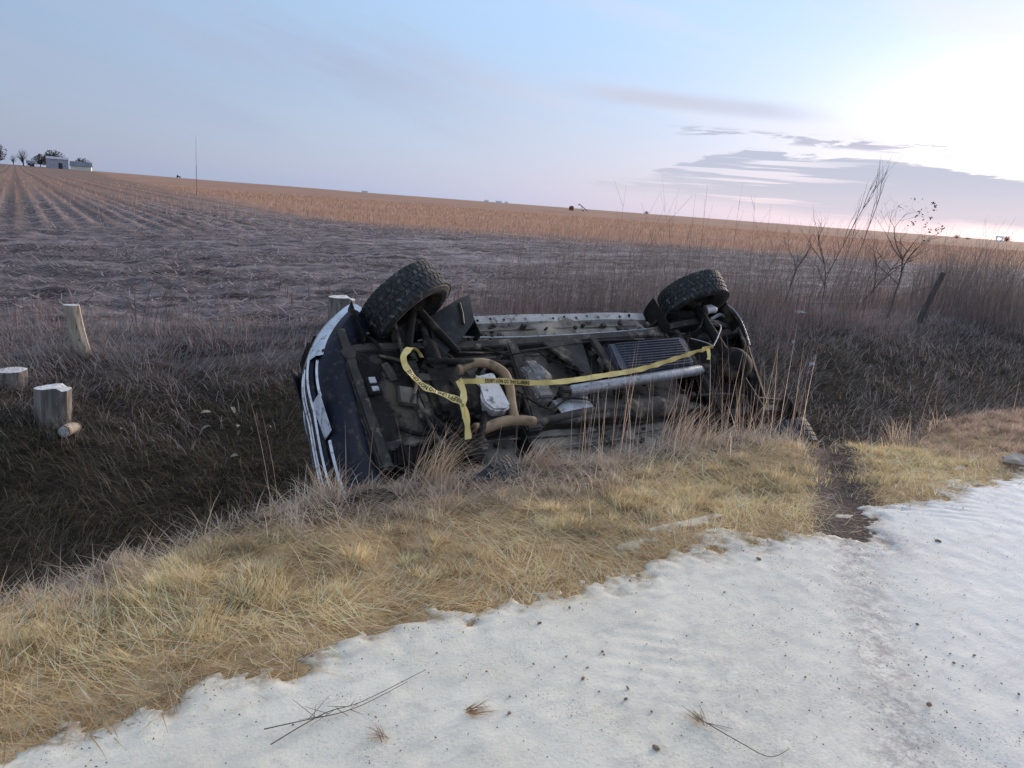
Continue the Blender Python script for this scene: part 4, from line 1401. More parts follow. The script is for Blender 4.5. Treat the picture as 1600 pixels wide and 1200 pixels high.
def make_tape(main, extra, label, texts):
    root = empty("barrier_tape")
    root.matrix_world = TM
    tag(root, label, "barrier tape", "police barrier tape on the vehicle")
    for i, (pts, w, rolls) in enumerate([main] + extra):
        rib = Ribbon(pts, w, rolls)
        o_ = rib.mesh().build("tape_strip" if i == 0 else "tape_tail", M_TAPE, root, smooth=True, solid=.0012)
        if i == 0:
            for (body, s0, length, hgt, flip) in texts:
                vs, fs = text_points(body, 1.0)
                x0_, x1_ = min(v.x for v in vs), max(v.x for v in vs)
                y0_, y1_ = min(v.y for v in vs), max(v.y for v in vs)
                V = []
                for v in vs:
                    tx = (v.x - x0_) / (x1_ - x0_)
                    ty_ = (v.y - y0_) / (y1_ - y0_) * 2 - 1
                    s_ = s0 + length * tx
                    if flip:
                        s_ = s0 + length * (1 - tx)
                        ty_ = -ty_
                    V.append(rib.at(s_, ty_ * hgt, .0030))
                MB().add(V, fs).build("lettering", M_INK, o_)
    return root


T1 = [(0.152, 0.174, -0.08), (0.197, 0.216, -0.12), (0.258, 0.208, -0.14), (0.314, 0.156, -0.13), (0.32, 0.08, -0.12), (0.296, -0.002, -0.12), (0.236, -0.102, -0.12), (0.122, -0.187, -0.13), (0.027, -0.259, -0.13), (0.026, -0.384, -0.11), (0.053, -0.513, -0.08)]
make_tape((T1, .022, [60, 50, 40, 30, 15, 5, 0, 0, 10, 35, 62]),
          [([(-.045, -.05, -.10), (-.035, -.16, -.115), (.018, -.28, -.12), (.035, -.36, -.11)], .022, [40, 20, 45, 70])],
          "yellow police tape with a curled end hanging across the front suspension", [("SHERIFF'S LINE DO NOT CROSS", .335, .46, .70, True)])
T2 = [(-0.038, -0.067, -0.10), (-0.298, -0.094, -0.12), (-0.609, -0.138, -0.12), (-0.895, -0.15, -0.12), (-1.28, -0.128, -0.12), (-1.7, -0.097, -0.12), (-2.106, -0.026, -0.12), (-2.46, 0.042, -0.12), (-2.719, 0.099, -0.10)]
make_tape((T2, .020, [62, 38, 55, 20, 15, 45, 55, 70, 72]),
          [([(-2.60, .066, -.12), (-2.57, .0, -.125), (-2.53, -.055, -.12)], .014, [30, 10, 60])],
          "long yellow police tape stretched along the underside to the rear axle", [("SHERIFF'S LINE DO NOT CROSS", .20, .36, .70, True)])

# ------------------------------------------------------------------ cut posts and stumps, fence post
M_BARK = material("weathered_post", (.30, .265, .235), (.14, .118, .10), 3, 0.9, bump=0.012, bscale=10, stretch=(5, 5, 0.7), c3=(.42, .385, .35), s3=7)
M_CUT = material("pale_sawn_wood", (.74, .71, .70), (.60, .57, .55), 9, 0.85, bump=0.006, c3=(.36, .31, .28), s3=22)
M_LIGHTBARK = material("bare_stem_wood", (.50, .42, .33), (.34, .275, .21), 4, 0.85, bump=0.008, bscale=12, stretch=(4, 4, 0.8), c3=(.10, .075, .055), s3=10)
M_DARKWOOD = material("dark_old_wood", (.13, .11, .105), (.075, .062, .058), 4, 0.9, bump=0.006, stretch=(6, 6, 0.8))
M_TWIG = material("bare_twig", (.11, .082, .076), (.16, .12, .11), 4, 0.9)
M_STALK = material("dry_stalk", (.30, .23, .19), (.20, .15, .13), 4, 0.9)
M_LEAF = material("withered_leaf", (.060, .045, .038), (.10, .075, .055), 5, 0.9)


def stump(loc, r, h, label, mat_, lean=(0, 0), bend=0.0, wob=.08, tilt=0.0, seed=0, cat="stump", name="cut_post", step=False):
    root = empty(name, loc)
    tag(root, label, cat)
    rnd = random.Random(seed)
    n, m_ = 22, 9
    ph = [rnd.uniform(0, 6.28) for _ in range(3)]
    V, F = [], []

    def rad(a, q):
        return r * (1 + wob * math.sin(2 * a + ph[0]) + .5 * wob * math.sin(5 * a + ph[1]) + .3 * wob * math.sin(9 * a + ph[2] + q) + .18 * (1 - q) ** 3)
    for j in range(m_):
        q = j / (m_ - 1)
        for i in range(n):
            a = 2 * math.pi * i / n
            rr_ = rad(a, q)
            zz = -.25 + (h + .25) * q
            if j == m_ - 1:
                zz += tilt * math.cos(a) * r
                if step and math.cos(a - .3) > .55:
                    zz -= .035
            V.append((rr_ * math.cos(a) + lean[0] * q + bend * q * q, rr_ * math.sin(a) + lean[1] * q, zz))
    for j in range(m_ - 1):
        for i in range(n):
            k2 = (i + 1) % n
            F.append((j * n + i, j * n + k2, (j + 1) * n + k2, (j + 1) * n + i))
    MB().add(V, F).build("trunk", mat_, root, smooth=True)
    top = V[-n:]
    c = [sum(p[i] for p in top) / n for i in range(3)]
    ring = [tuple(c[i] + (p[i] - c[i]) * .55 + (.004 if i == 2 else 0) for i in range(3)) for p in top]
    V2_ = [tuple(p) for p in top] + ring + [tuple(c)]
    F2 = [(i, (i + 1) % n, n + (i + 1) % n, n + i) for i in range(n)] + [(n + i, n + (i + 1) % n, 2 * n) for i in range(n)]
    MB().add(V2_, F2).build("sawn_top", M_CUT, root)
    return root


stump((-4.04, 6.48, gz(-4.04, 6.48)), .135, .30, "broad pale cut post standing low on the ditch bank, nearest of the cut posts", M_BARK, (.03, 0), 0, .09, .12, 3, step=True)
stump((-4.64, 6.89, gz(-4.64, 6.89)), .13, .10, "flat sawn stump with a cracked grey top at the edge of the picture", M_BARK, (0, 0), 0, .07, .03, 5)
stump((-4.40, 7.79, gz(-4.40, 7.79)), .068, .52, "thin crooked pale trunk cut off flat above the ditch", M_LIGHTBARK, (-.26, 0), .08, .16, .02, 8)
stump((-2.33, 10.13, gz(-2.33, 10.13)), .175, .44, "grey cut post standing behind the front bumper of the vehicle", M_BARK, (.0, 0), 0, .06, .04, 12, step=True)
cb = empty("cut_branch", (-3.79, 6.23, gz(-3.79, 6.23) + .10))
tag(cb, "round pale sawn branch end poking out of the ditch below the broad cut post", "log")
MB().tube([(-.04, .24, -.06), (.01, .08, -.01), (.03, -.04, 0)], [.055, .052, .050], 14).build("branch", M_LIGHTBARK, cb, smooth=True)
MB().lathe([(.044, .0), (.03, -.003), (0, -.004)], 14, "y", (.031, -.043, 0)).build("sawn_end", M_CUT, cb)
fp = empty("fence_post", (8.39, 16.25, gz(8.39, 16.25)))
tag(fp, "leaning dark wooden fence post at the edge of the stubble field", "fence post")
MB().tube([(0, 0, -.3), (.16, 0, .35), (.40, 0, 1.13)], [.066, .060, .050], 12).build("post", M_DARKWOOD, fp, smooth=True)
MB().tube(spline([(.33, -.06, .9), (-.9, .5, .35), (-2.6, 1.2, .15)]), .004, 5).build("fence_wire", M_RAIL, fp)


# ------------------------------------------------------------------ saplings, shrubs and tall stalks
def twig_tree(b, base, d, length, r, depth, rnd, spread=.5, up=.25, ends=None, nseg=4):
    pts = [Vector(base)]
    d = Vector(d).normalized()
    for i in range(nseg):
        d = (d + Vector((rnd.gauss(0, .10), rnd.gauss(0, .10), rnd.gauss(0, .05) + up * .08))).normalized()
        pts.append(pts[-1] + d * (length / nseg))
    b.tube(pts, [r * (1 - .45 * i / nseg) for i in range(nseg + 1)], 6 if r > .012 else 4, caps=False)
    if depth == 0:
        if ends is not None:
            ends.append(pts[-1])
        return
    kids = rnd.randint(2, 4)
    for j in range(kids):
        q = rnd.uniform(.35, 1.0) if j else 1.0
        i = min(nseg, max(1, int(round(q * nseg))))
        nd = (d + Vector((rnd.gauss(0, spread), rnd.gauss(0, spread), rnd.uniform(-.1, up + .2)))).normalized()
        twig_tree(b, pts[i], nd, length * rnd.uniform(.55, .8), r * (1 - .45 * i / nseg) * .68, depth - 1, rnd, spread, up, ends, nseg)


def sapling(name, loc, label, cat, stems, seed, depth=3, leaves=0, group=None, mat_=None, leafpick=None, spread=.45, bl=(.45, .75)):
    rnd = random.Random(seed)
    root = empty(name, loc)
    tag(root, label, cat, group)
    for (off, d, L, r) in stems:
        tk = MB()
        ends = []
        pts = [Vector(off)]
        dd = Vector(d).normalized()
        for i in range(5):
            dd = (dd + Vector((rnd.gauss(0, .08), rnd.gauss(0, .08), .04))).normalized()
            pts.append(pts[-1] + dd * L / 5)
        tk.tube([(off[0], off[1], off[2] - .15)] + pts, [r * 1.1] + [r * (1 - .08 * i) for i in range(6)], 7, caps=False)
        trunk = tk.build("trunk", mat_ or M_TWIG, root, smooth=True)
        br = MB()
        for i in (3, 4, 5, 5, 5):
            nd = (dd + Vector((rnd.gauss(0, spread) + (.5 * spread if len(ends) % 2 else -.5 * spread), rnd.gauss(0, spread * .6), .15))).normalized()
            twig_tree(br, pts[i], nd, L * rnd.uniform(*bl), r * .6, depth - 1, rnd, spread, .25, ends)
        br.build("branches", mat_ or M_TWIG, trunk)
        if leaves:
            lf = MB()
            ends.sort(key=leafpick or (lambda p: -p.x - p.z))
            for e in ends[:leaves]:
                for q in range(7):
                    c = e + Vector((rnd.gauss(0, .05), rnd.gauss(0, .05), rnd.gauss(-.03, .05)))
                    a, bb = Vector((rnd.gauss(0, 1), rnd.gauss(0, 1), rnd.gauss(0, 1))).normalized() * .028, Vector((rnd.gauss(0, 1), rnd.gauss(0, 1), rnd.gauss(0, 1))).normalized() * .018
                    lf.add([c - a, c + bb, c + a, c - bb], [(0, 1, 2, 3)])
            lf.build("leaves", M_LEAF, trunk)
    return root


sapling("bare_sapling", (7.93, 16.53, gz(7.93, 16.53)), "spreading bare sapling with a few withered leaf clusters beside the leaning fence post", "tree",
        [((0, 0, 0), (.10, .1, 1), 1.30, .024), ((-.65, .3, 0), (.60, .1, 1), 1.25, .018)], 6, 4, 8, spread=1.0, bl=(.32, .55))
sapling("bare_sapling", (7.4, 19.2, gz(7.4, 19.2)), "tall slanting bare saplings left of the leafy sapling", "tree",
        [((0, 0, 0), (.40, .0, 1), 2.4, .012), ((.7, .5, 0), (.42, .0, 1), 2.5, .012), ((.3, .2, 0), (.30, .0, 1), 1.6, .010)], 17, 2, spread=.12, bl=(.2, .45))
sapling("bare_shrub", (5.3, 15.6, gz(5.3, 15.6)), "forked bare shrub between the rear wheel and the saplings", "shrub",
        [((0, 0, 0), (.05, 0, 1), 1.0, .016), ((1.0, .4, 0), (-.08, 0, 1), 1.1, .018)], 23, 3, spread=.5, bl=(.35, .6))


def stalk_clump(name, loc, n, h0, h1, label, group, seed, cat="weed", lean=.2, spread=.35, mat_=None, r=.004, heads=True):
    rnd = random.Random(seed)
    root = empty(name, loc)
    tag(root, label, cat, group)
    b, hd = MB(), MB()
    for i in range(n):
        bx, by = rnd.gauss(0, spread), rnd.gauss(0, spread)
        H = rnd.uniform(h0, h1)
        lx, ly = rnd.gauss(.10, lean), rnd.gauss(0, lean)
        pts = [Vector((bx + lx * H * q ** 1.6, by + ly * H * q ** 1.6, H * q - .05)) for q in (0, .35, .7, 1)]
        b.tube(pts, [r, r * .85, r * .6, r * .35], 4, caps=False)
        for q in range(rnd.randint(1, 4) if heads else 0):
            f = rnd.uniform(.35, .9)
            p0 = pts[0].lerp(pts[-1], f) + (pts[2] - pts[0].lerp(pts[-1], .7)) * .6
            dd = Vector((rnd.gauss(0, .5), rnd.gauss(0, .5), 1)).normalized()
            hd.tube([p0, p0 + dd * H * rnd.uniform(.12, .3)], [r * .5, r * .25], 3, caps=False)
    b.build("stalks", mat_ or M_TWIG, root)
    if heads:
        hd.build("side_shoots", mat_ or M_TWIG, root)
    return root


rnd = random.Random(5)
for i in range(22):
    u = rnd.uniform(9.0, 21) if i < 19 else rnd.uniform(21, 30)
    v = rnd.uniform(8.6, 11.3)
    x, y = xy(u, v)
    stalk_clump("tall_weed", (x, y, gz(x, y)), rnd.randint(5, 11), .9, 2.4, "tall thin bare weed stems rising above the far bank past the rear wheel", "tall bare weeds behind the vehicle", 140 + i, r=.0038)
for i in range(7):
    u, v = rnd.uniform(-2.5, 8), rnd.uniform(9.2, 10.6)
    x, y = xy(u, v)
    stalk_clump("brown_weed", (x, y, gz(x, y)), rnd.randint(16, 30), .3, .8, "short reddish brown weed clump on the far bank left of the vehicle", "brown weed clumps along the far bank", 70 + i, r=.004, spread=.22)


# arching dry grass tufts between the road and the vehicle
def tuft(u, v, n, h0, h1, label, cols, group=None, curl=(.4, 1.5), rad=.10, azc=None, zoff=0.0, wd=(.004, .007)):
    x, y = xy(u, v)
    root_z = gz(x, y)
    a = RNG.uniform(0, 6.28, n)
    rr_ = rad * np.sqrt(RNG.random(n))
    P = np.stack([rr_ * np.cos(a), rr_ * np.sin(a), 0 * a - .03], -1)
    azi = RNG.uniform(0, 6.28, n) if azc is None else azc + .55 * RNG.standard_normal(n)
    mv_ = blades(P, azi, RNG.uniform(h0, h1, n), RNG.uniform(wd[0], wd[1], n), RNG.uniform(.0, .35, n), RNG.uniform(curl[0], curl[1], n), pick(cols, n), segs=5)
    o_ = np_mesh("grass_tuft", mv_[0], mv_[1], mv_[2], tint=mv_[3], m=M_GRASS)
    o_.location = (x, y, root_z + zoff)
    tag(o_, label, "grass tuft", group)
    return o_


TANS = [(.60, .48, .34), (.50, .39, .28), (.68, .57, .42), (.42, .32, .24)]
tuft(2.0, 3.93, 150, .25, .55, "arching pale grass tuft in front of the front suspension", TANS, azc=R(0), rad=.12)
tuft(1.38, 3.95, 110, .12, .34, "spiky straw tuft at the lower end of the front bumper", TANS)
tuft(2.75, 3.92, 120, .2, .42, "drooping pale grass tuft in front of the lower front tyre", TANS + GREYST, curl=(.9, 2.0), azc=R(10))
tuft(4.15, 3.95, 130, .2, .46, "pinkish dry grass tuft below the drive shaft", PINKST + TANS, azc=R(10), rad=.2)
tuft(4.85, 3.98, 45, .3, .65, "upright tan grass tuft beside the lower rear tyre", GREYST + MAUVE, curl=(.1, .8), rad=.16)
tuft(6.75, 3.75, 110, .3, .6, "lone blond grass tuft at the ditch edge past the rear tyre", TANS + GREYST, azc=R(200))
tuft(-0.55, 3.75, 200, .15, .40, "greyish grass tuft at the near edge of the dark ditch", GREYST + FROST, rad=.28)

# tall single stems standing in front of the underside
n = 138
u = np.concatenate([RNG.uniform(3.1, 5.3, 100), RNG.uniform(1.0, 3.2, 22), RNG.uniform(6.0, 9.5, 16)])
v = RNG.uniform(3.7, 4.02, n)
v = np.where(u > 6, RNG.uniform(3.5, 4.2, n), v)
P = on_ground(u, v)
H = np.where(u > 3.1, RNG.uniform(.45, 1.0, n), RNG.uniform(.3, .75, n))
mv = blades(P, RNG.uniform(0, 6.28, n), H, RNG.uniform(.0028, .0050, n), RNG.uniform(0, .16, n), RNG.uniform(-.1, .45, n), pick(TANS + GREYST + MAUVE + MAUVE, n), segs=5, twist=0)
o = np_mesh("tall_grass_stems", mv[0], mv[1], mv[2], tint=mv[3], m=M_GRASS)
tag(o, "tall thin dry grass stems standing in front of the vehicle's underside", "grass", kind="stuff")

# ------------------------------------------------------------------ husks and scraps in the ditch
M_HUSK = material("pale_corn_husk", (.40, .34, .25), (.30, .25, .18), 10, 0.85)


def husk_mesh(seed):
    rnd_ = random.Random(seed)
    b = MB()
    P = []
    L = rnd_.uniform(.12, .22)
    for q in np.linspace(0, 1, 6):
        w_ = .028 * math.sin(math.pi * min(1, q * .85 + .12)) + .003
        z_ = .05 * math.sin(q * 2.6)
        P.append([(L * q, -w_, z_ + .012), (L * q, 0, z_), (L * q, w_, z_ + .014)])
    b.grid(P)
    o_ = b.build("corn_husk", M_HUSK, None, smooth=True, solid=.0015)
    me = o_.data
    bpy.data.objects.remove(o_)
    return me


HM = [husk_mesh(i) for i in range(4)]
rnd = random.Random(21)
spots = [(-2.94, 7.26), (-2.66, 7.18), (-3.22, 6.65), (-3.11, 6.28), (-2.83, 6.55), (-2.51, 6.63), (-2.62, 7.53), (-2.80, 7.15), (-2.72, 7.30), (-2.60, 7.05), (-2.9, 6.9), (-2.45, 7.0), (-3.45, 6.5), (-2.35, 7.25)]
for i, (x, y) in enumerate(spots):
    o = bpy.data.objects.new("corn_husk", HM[i % 4])
    COL.objects.link(o)
    o.location = (x, y, gz(x, y) + .10)
    o.rotation_euler = (rnd.uniform(-.8, .8), rnd.uniform(-.9, .5), rnd.uniform(0, 6.28))
    s_ = rnd.uniform(.38, .78)
    o.scale = (s_, s_, s_)
    tag(o, "pale curled corn husk caught in the dark ditch grass left of the vehicle", "corn husk", "corn husks in the ditch")
M_SCRAP = material("white_scrap", (.36, .35, .35), (.28, .27, .27), 8, 0.8)
for (x, y, L_, lab) in ((5.15, 13.93, .34, "long white scrap lying on the bank top behind the vehicle's rear end"), (4.44, 12.19, .07, "small white scrap hanging in weeds just past the rear bumper"), (4.56, 11.57, .13, "bent white scrap low on the far bank past the rear tyre")):
    b = MB()
    P = [[(L_ * (q - .5), w_, .03 * math.sin(q * 3 + w_ * 20)) for w_ in (-.025, .025)] for q in np.linspace(0, 1, 6)]
    o = b.grid(P).build("white_scrap", M_SCRAP, None, solid=.003)
    o.location = (x, y, gz(x, y) + .28)
    o.rotation_euler = (.5, .15, .4)
    tag(o, lab, "litter")

# ------------------------------------------------------------------ clods, stones and twigs on the road
M_CLOD = material("brown_clod", (.30, .22, .155), (.19, .14, .105), 2, 0.95)
M_STONE = material("pale_stone", (.50, .42, .34), (.40, .34, .28), 3, 0.9)


def clod_mesh(seed, m_):
    bm = bmesh.new()
    bmesh.ops.create_icosphere(bm, subdivisions=2, radius=1)
    rnd_ = random.Random(seed)
    off = [Vector((rnd_.uniform(-1, 1), rnd_.uniform(-1, 1), rnd_.uniform(-1, 1))).normalized() for _ in range(7)]
    amp = [rnd_.uniform(-.25, .35) for _ in off]
    for v in bm.verts:
        k_ = 1 + sum(a_ * max(0, v.co.dot(o_)) ** 3 for o_, a_ in zip(off, amp)) + rnd_.uniform(-.20, .20)
        v.co = Vector((v.co.x * k_, v.co.y * k_ * .85, v.co.z * k_ * .62))
    me = bpy.data.meshes.new("dirt_clod")
    bm.to_mesh(me)
    bm.free()
    me.materials.append(m_)
    return me


CM = [clod_mesh(i, M_CLOD) for i in range(5)]
SM = [clod_mesh(i + 20, M_STONE) for i in range(2)]
rnd = random.Random(77)
cnt = 0
centres = [(rnd.uniform(-1.0, 3.8), rnd.uniform(.7, 2.2)) for _ in range(13)]
while cnt < 110:
    if rnd.random() < .6:
        c_ = rnd.choice(centres)
        u, v = c_[0] + rnd.gauss(0, .16), c_[1] + rnd.gauss(0, .13)
    else:
        u, v = rnd.uniform(-1.2, 4.2), rnd.uniform(.55, 2.4)
    if road_mask(np.array([u]), np.array([v]))[0] < .04:
        continue
    x, y = xy(u, v)
    if y < 1.35:
        continue
    s_ = .0028 + .0080 * rnd.random() ** 3.2
    o = bpy.data.objects.new("dirt_clod", CM[cnt % 5])
    COL.objects.link(o)
    o.location = (x, y, road_z(x, y) + s_ * rnd.uniform(-.15, .15))
    o.scale = (s_ * rnd.uniform(.8, 1.4), s_, s_ * rnd.uniform(.7, 1.1))
    o.rotation_euler = (rnd.uniform(-.5, .5), rnd.uniform(-.5, .5), rnd.uniform(0, 6.28))
    tag(o, "small brown clod of dirt lying on the snow-covered road", "dirt clod", "dirt clods scattered on the road")
    cnt += 1
# fine grit
n = 26000
u, v = scatter(-1.5, 5.5, .45, 2.55, n)
kp = (road_mask(u, v) > 0.0) & (RNG.random(n) < .05 + .75 * sstep(u, 1.6, -.4) * sstep(fbm(u * 3, v * 3, 88, 3), -.1, .25) + .6 * np.exp(-road_mask(u, v) / .15) + .5 * np.exp(-(track_dist(u, v) / .3) ** 2))
u, v = u[kp], v[kp]
x, y = xy(u, v)
n = len(u)
z = 0.020 + 0.006 * fbm(u * 1.6, v * 1.6, 41) + 0.004 * fbm(u * 13.0, v * 13.0, 43, 2)
s_ = .0009 + .0035 * RNG.random(n) ** 3
base_ = np.array([[1, 0, 0], [-.6, .8, 0], [-.5, -.9, 0], [0.1, 0, .9]])
V = (base_[None] * s_[:, None, None]) * (1 + .3 * RNG.standard_normal((n, 4, 1)))
V = V + np.stack([x, y, z - .0005], -1)[:, None]
b0 = np.arange(n)[:, None] * 4
F3 = np.concatenate([b0 + np.array([[0, 1, 3]]), b0 + np.array([[1, 2, 3]]), b0 + np.array([[2, 0, 3]])])
C = np.repeat(pick([(.12, .09, .07), (.20, .16, .13), (.07, .055, .05), (.28, .2, .13)], n)[:, None], 4, 1).reshape(-1, 3)
o = np_mesh("road_grit", V.reshape(-1, 3), None, F3, tint=C, m=M_GRASS)
tag(o, "fine brown grit scattered over the snowy road", "grit", kind="stuff")
# loose straw and grass bits at the road edge
n = 2600
u, v = scatter(-1.8, 7, 1.9, 2.6, n)
mk_ = road_mask(u, v)
kp = (mk_ > -.02) & (RNG.random(n) < np.exp(-mk_ / .07))
u, v = u[kp], v[kp]
x, y = xy(u, v)
n = len(u)
P = np.stack([x, y, ground(x, y) + .024], -1)
mv = blades(P, RNG.uniform(0, 6.28, n), RNG.uniform(.02, .12, n), RNG.uniform(.002, .004, n), RNG.uniform(1.2, 1.6, n), RNG.uniform(-.2, .25, n), pick(STRAW + PINKST, n), segs=3)
o = np_mesh("loose_straw", mv[0], mv[1], mv[2], tint=mv[3], m=M_GRASS)
tag(o, "loose bits of straw along the ragged edge of the snow", "straw", kind="stuff")
# twigs
for pts, lab in (([(-.62, 1.92), (-.50, 2.06), (-.40, 2.14), (-.22, 2.32)], "long thin bare twig lying on the snow near the verge, upper of two"),
                 ([(-.66, 1.98), (-.56, 2.02), (-.42, 2.10), (-.27, 2.25)], "thin bare twig crossing the longer twig on the snow"),
                 ([(.70, 2.16), (.78, 2.07), (.86, 2.02), (.93, 2.05)], "curved dry weed stem lying on the middle of the snowy road")):
    q3 = [(x, y, road_z(x, y) + .008 + .008 * (i % 2)) for i, (x, y) in enumerate(pts)]
    root = empty("fallen_twig", q3[0])
    tag(root, lab, "twig")
    q3 = [tuple(Vector(q) - Vector(q3[0])) for q in q3]
    MB().tube(spline(q3), [.0019 * (1 - .5 * i / 18) for i in range(19)], 5).build("stem", M_TWIG if "bare" in lab else M_STALK, root)
    b = MB()
    for i in range(6):
        a_ = Vector(q3[1]).lerp(Vector(q3[2]), rnd.random()) if "bare" in lab else Vector(q3[0])
        dd = Vector((rnd.gauss(0, .05), rnd.gauss(0, .05), .006))
        b.tube([a_, a_ + dd * .5, a_ + dd], [.0011, .0009, .0005], 4)
    b.build("side_twigs", M_TWIG if "bare" in lab else M_STALK, root)


def sprig(x, y, n, L, lab, az0, cols):
    a = az0 + .4 * RNG.standard_normal(n)
    P = np.stack([0.01 * RNG.standard_normal(n), 0.01 * RNG.standard_normal(n), 0 * a + .004], -1)
    mv_ = blades(P, a, RNG.uniform(.5 * L, L, n), RNG.uniform(.003, .005, n), RNG.uniform(1.1, 1.5, n), RNG.uniform(0, .3, n), pick(cols, n), segs=3)
    o_ = np_mesh("dry_sprig", mv_[0], mv_[1], mv_[2], tint=mv_[3], m=M_GRASS)
    o_.location = (x, y, road_z(x, y))
    tag(o_, lab, "dry sprig")


sprig(-.30, 1.99, 14, .09, "tiny brown grass sprig lying on the snow below the twigs", R(160), TANS + MAUVE)
sprig(-.06, 2.13, 18, .10, "orange brown leaf scrap on the snow near the verge", R(15), [(.40, .24, .12), (.34, .2, .1)])
sprig(.69, 2.17, 22, .07, "pale tangle of roots at the end of the curved weed stem", R(120), TANS)
st_ = bpy.data.objects.new("verge_stone", SM[0])
COL.objects.link(st_)
st_.location = (3.78, 5.50, gz(3.78, 5.50) + .05)
st_.scale = (.10, .09, .08)
tag(st_, "rounded pale stone on the grass at the far end of the verge", "stone")

# ------------------------------------------------------------------ far things on the horizon


def far(az_deg, dist):
    x, y = dist * math.sin(R(az_deg)), dist * math.cos(R(az_deg))
    return x, y, gz(x, y)


M_WALLW = material("weathered_siding", (.40, .41, .46), (.33, .34, .39), .3, 0.8)
M_ROOFG = material("grey_tin_roof", (.20, .21, .25), (.16, .17, .20), .2, 0.6)
M_CREAM = material("cream_siding", (.78, .76, .60), (.70, .69, .58), .2, 0.8)
M_WHITE = material("white_siding", (.86, .86, .86), (.80, .80, .80), .3, 0.8)
M_DOORD = material("dark_door", (.05, .05, .06), (.04, .04, .045), 1, 0.8)
M_RUST = material("rusty_bin", (.23, .085, .055), (.17, .065, .05), 1, 0.8)
M_FARTW = material("distant_twigs", (.045, .037, .042), (.065, .052, .055), .4, 0.9)
M_STEELF = material("dull_steel", (.16, .17, .19), (.12, .13, .15), 1, 0.6)


def gable(name, loc, rz, L_, D, H, RH, wall, roof, label, cat, windows=3, door=True):
    root = empty(name, loc, rz)
    tag(root, label, cat)
    b = MB()
    b.prism([(-D / 2, -1.5), (D / 2, -1.5), (D / 2, H), (0, H + RH), (-D / 2, H)], -L_ / 2, L_ / 2, "x")
    w_ = b.build("wall", wall, root)
    b = MB()
    e = .5
    for sg in (1, -1):
        b.add([(-L_ / 2 - e, sg * (D / 2 + e), H - e * RH / (D / 2)), (L_ / 2 + e, sg * (D / 2 + e), H - e * RH / (D / 2)), (L_ / 2 + e, 0, H + RH + .05), (-L_ / 2 - e, 0, H + RH + .05)], [(0, 1, 2, 3)])
    b.build("roof", roof, root, solid=.25)
    for i in range(windows):
        xw = -L_ / 2 + L_ * (i + .5) / windows
        MB().box((xw, -D / 2 - .03, H * .5), (1.6, .12, 1.3)).build("window", M_DOORD, w_)
    if door:
        MB().box((L_ * .12, -D / 2 - .04, H * .28), (2.6, .14, H * .62)).build("door", M_DOORD, root)
    return root


x, y, z = far(-30.75, 700)
gable("barn", (x, y, z), R(30 + 8), 14, 7, 7.2, 1.4, M_WALLW, M_WALLW, "large pale grey barn on the horizon beside dark trees", "barn", 0)
x, y, z = far(-29.45, 700)
gable("farm_shed", (x, y, z), R(30 - 6), 14, 7, 3.4, 3.0, M_CREAM, M_ROOFG, "low cream shed with a grey roof right of the grey barn", "shed", 0, False)
x, y, z = far(-32.15, 720)
gable("farm_house", (x, y, z), R(34), 5, 5, 2.6, 1.6, M_WHITE, M_ROOFG, "tiny white farm building under the dark trees left of the barn", "house", 2)


def far_tree(name, az_deg, dist, h_, w_, label, dense, seed, group=None):
    x, y, z = far(az_deg, dist)
    rnd_ = random.Random(seed)
    root = empty(name, (x, y, z))
    tag(root, label, "tree", group)
    MB().tube([(0, 0, -1), (rnd_.gauss(0, .1), 0, h_ * .25), (rnd_.gauss(0, .3), 0, h_ * .55)], [h_ * .035, h_ * .028, h_ * .012], 7).build("trunk", M_FARTW, root)
    b = MB()
    for i in range(int(14 + 10 * dense)):
        a = rnd_.uniform(0, 6.28)
        t_ = rnd_.uniform(.15, 1) ** .6
        top = Vector((math.cos(a) * w_ / 2 * t_, math.sin(a) * w_ / 2 * t_, h_ * (1 - .45 * t_ * t_) * rnd_.uniform(.85, 1.0)))
        st0 = Vector((0, 0, h_ * rnd_.uniform(.12, .4)))
        b.tube([st0, st0.lerp(top, .5) + Vector((0, 0, h_ * .02)), top], [h_ * .014, h_ * .009, h_ * .003], 4, caps=False)
    n = int(420 * dense + 160)
    for i in range(n):
        a = rnd_.uniform(0, 6.28)
        t_ = rnd_.random() ** .5
        zz = rnd_.uniform(.22 if dense > 1 else .38, 1)
        env = math.sqrt(max(0, 1 - ((zz - .58) / .46) ** 2))
        lob = .8 + .25 * math.sin(a * 3 + seed) + .15 * math.sin(a * 5 + zz * 7)
        c = Vector((math.cos(a) * w_ / 2 * t_ * env * lob, math.sin(a) * w_ / 2 * t_ * env * lob, h_ * zz * (.9 + .12 * math.sin(a * 2 + seed))))
        s_ = h_ * (.045 if dense > 1 else .030)
        d1 = Vector((rnd_.gauss(0, 1), rnd_.gauss(0, 1), rnd_.gauss(0, 1))).normalized() * s_
        d2 = Vector((rnd_.gauss(0, 1), rnd_.gauss(0, 1), rnd_.gauss(0, 1))).normalized() * s_ * (.6 if dense > 1 else .22)
        b.add([c - d1, c + d2, c + d1, c - d2], [(0, 1, 2, 3)])
    b.build("crown", M_FARTW, root)
    return root


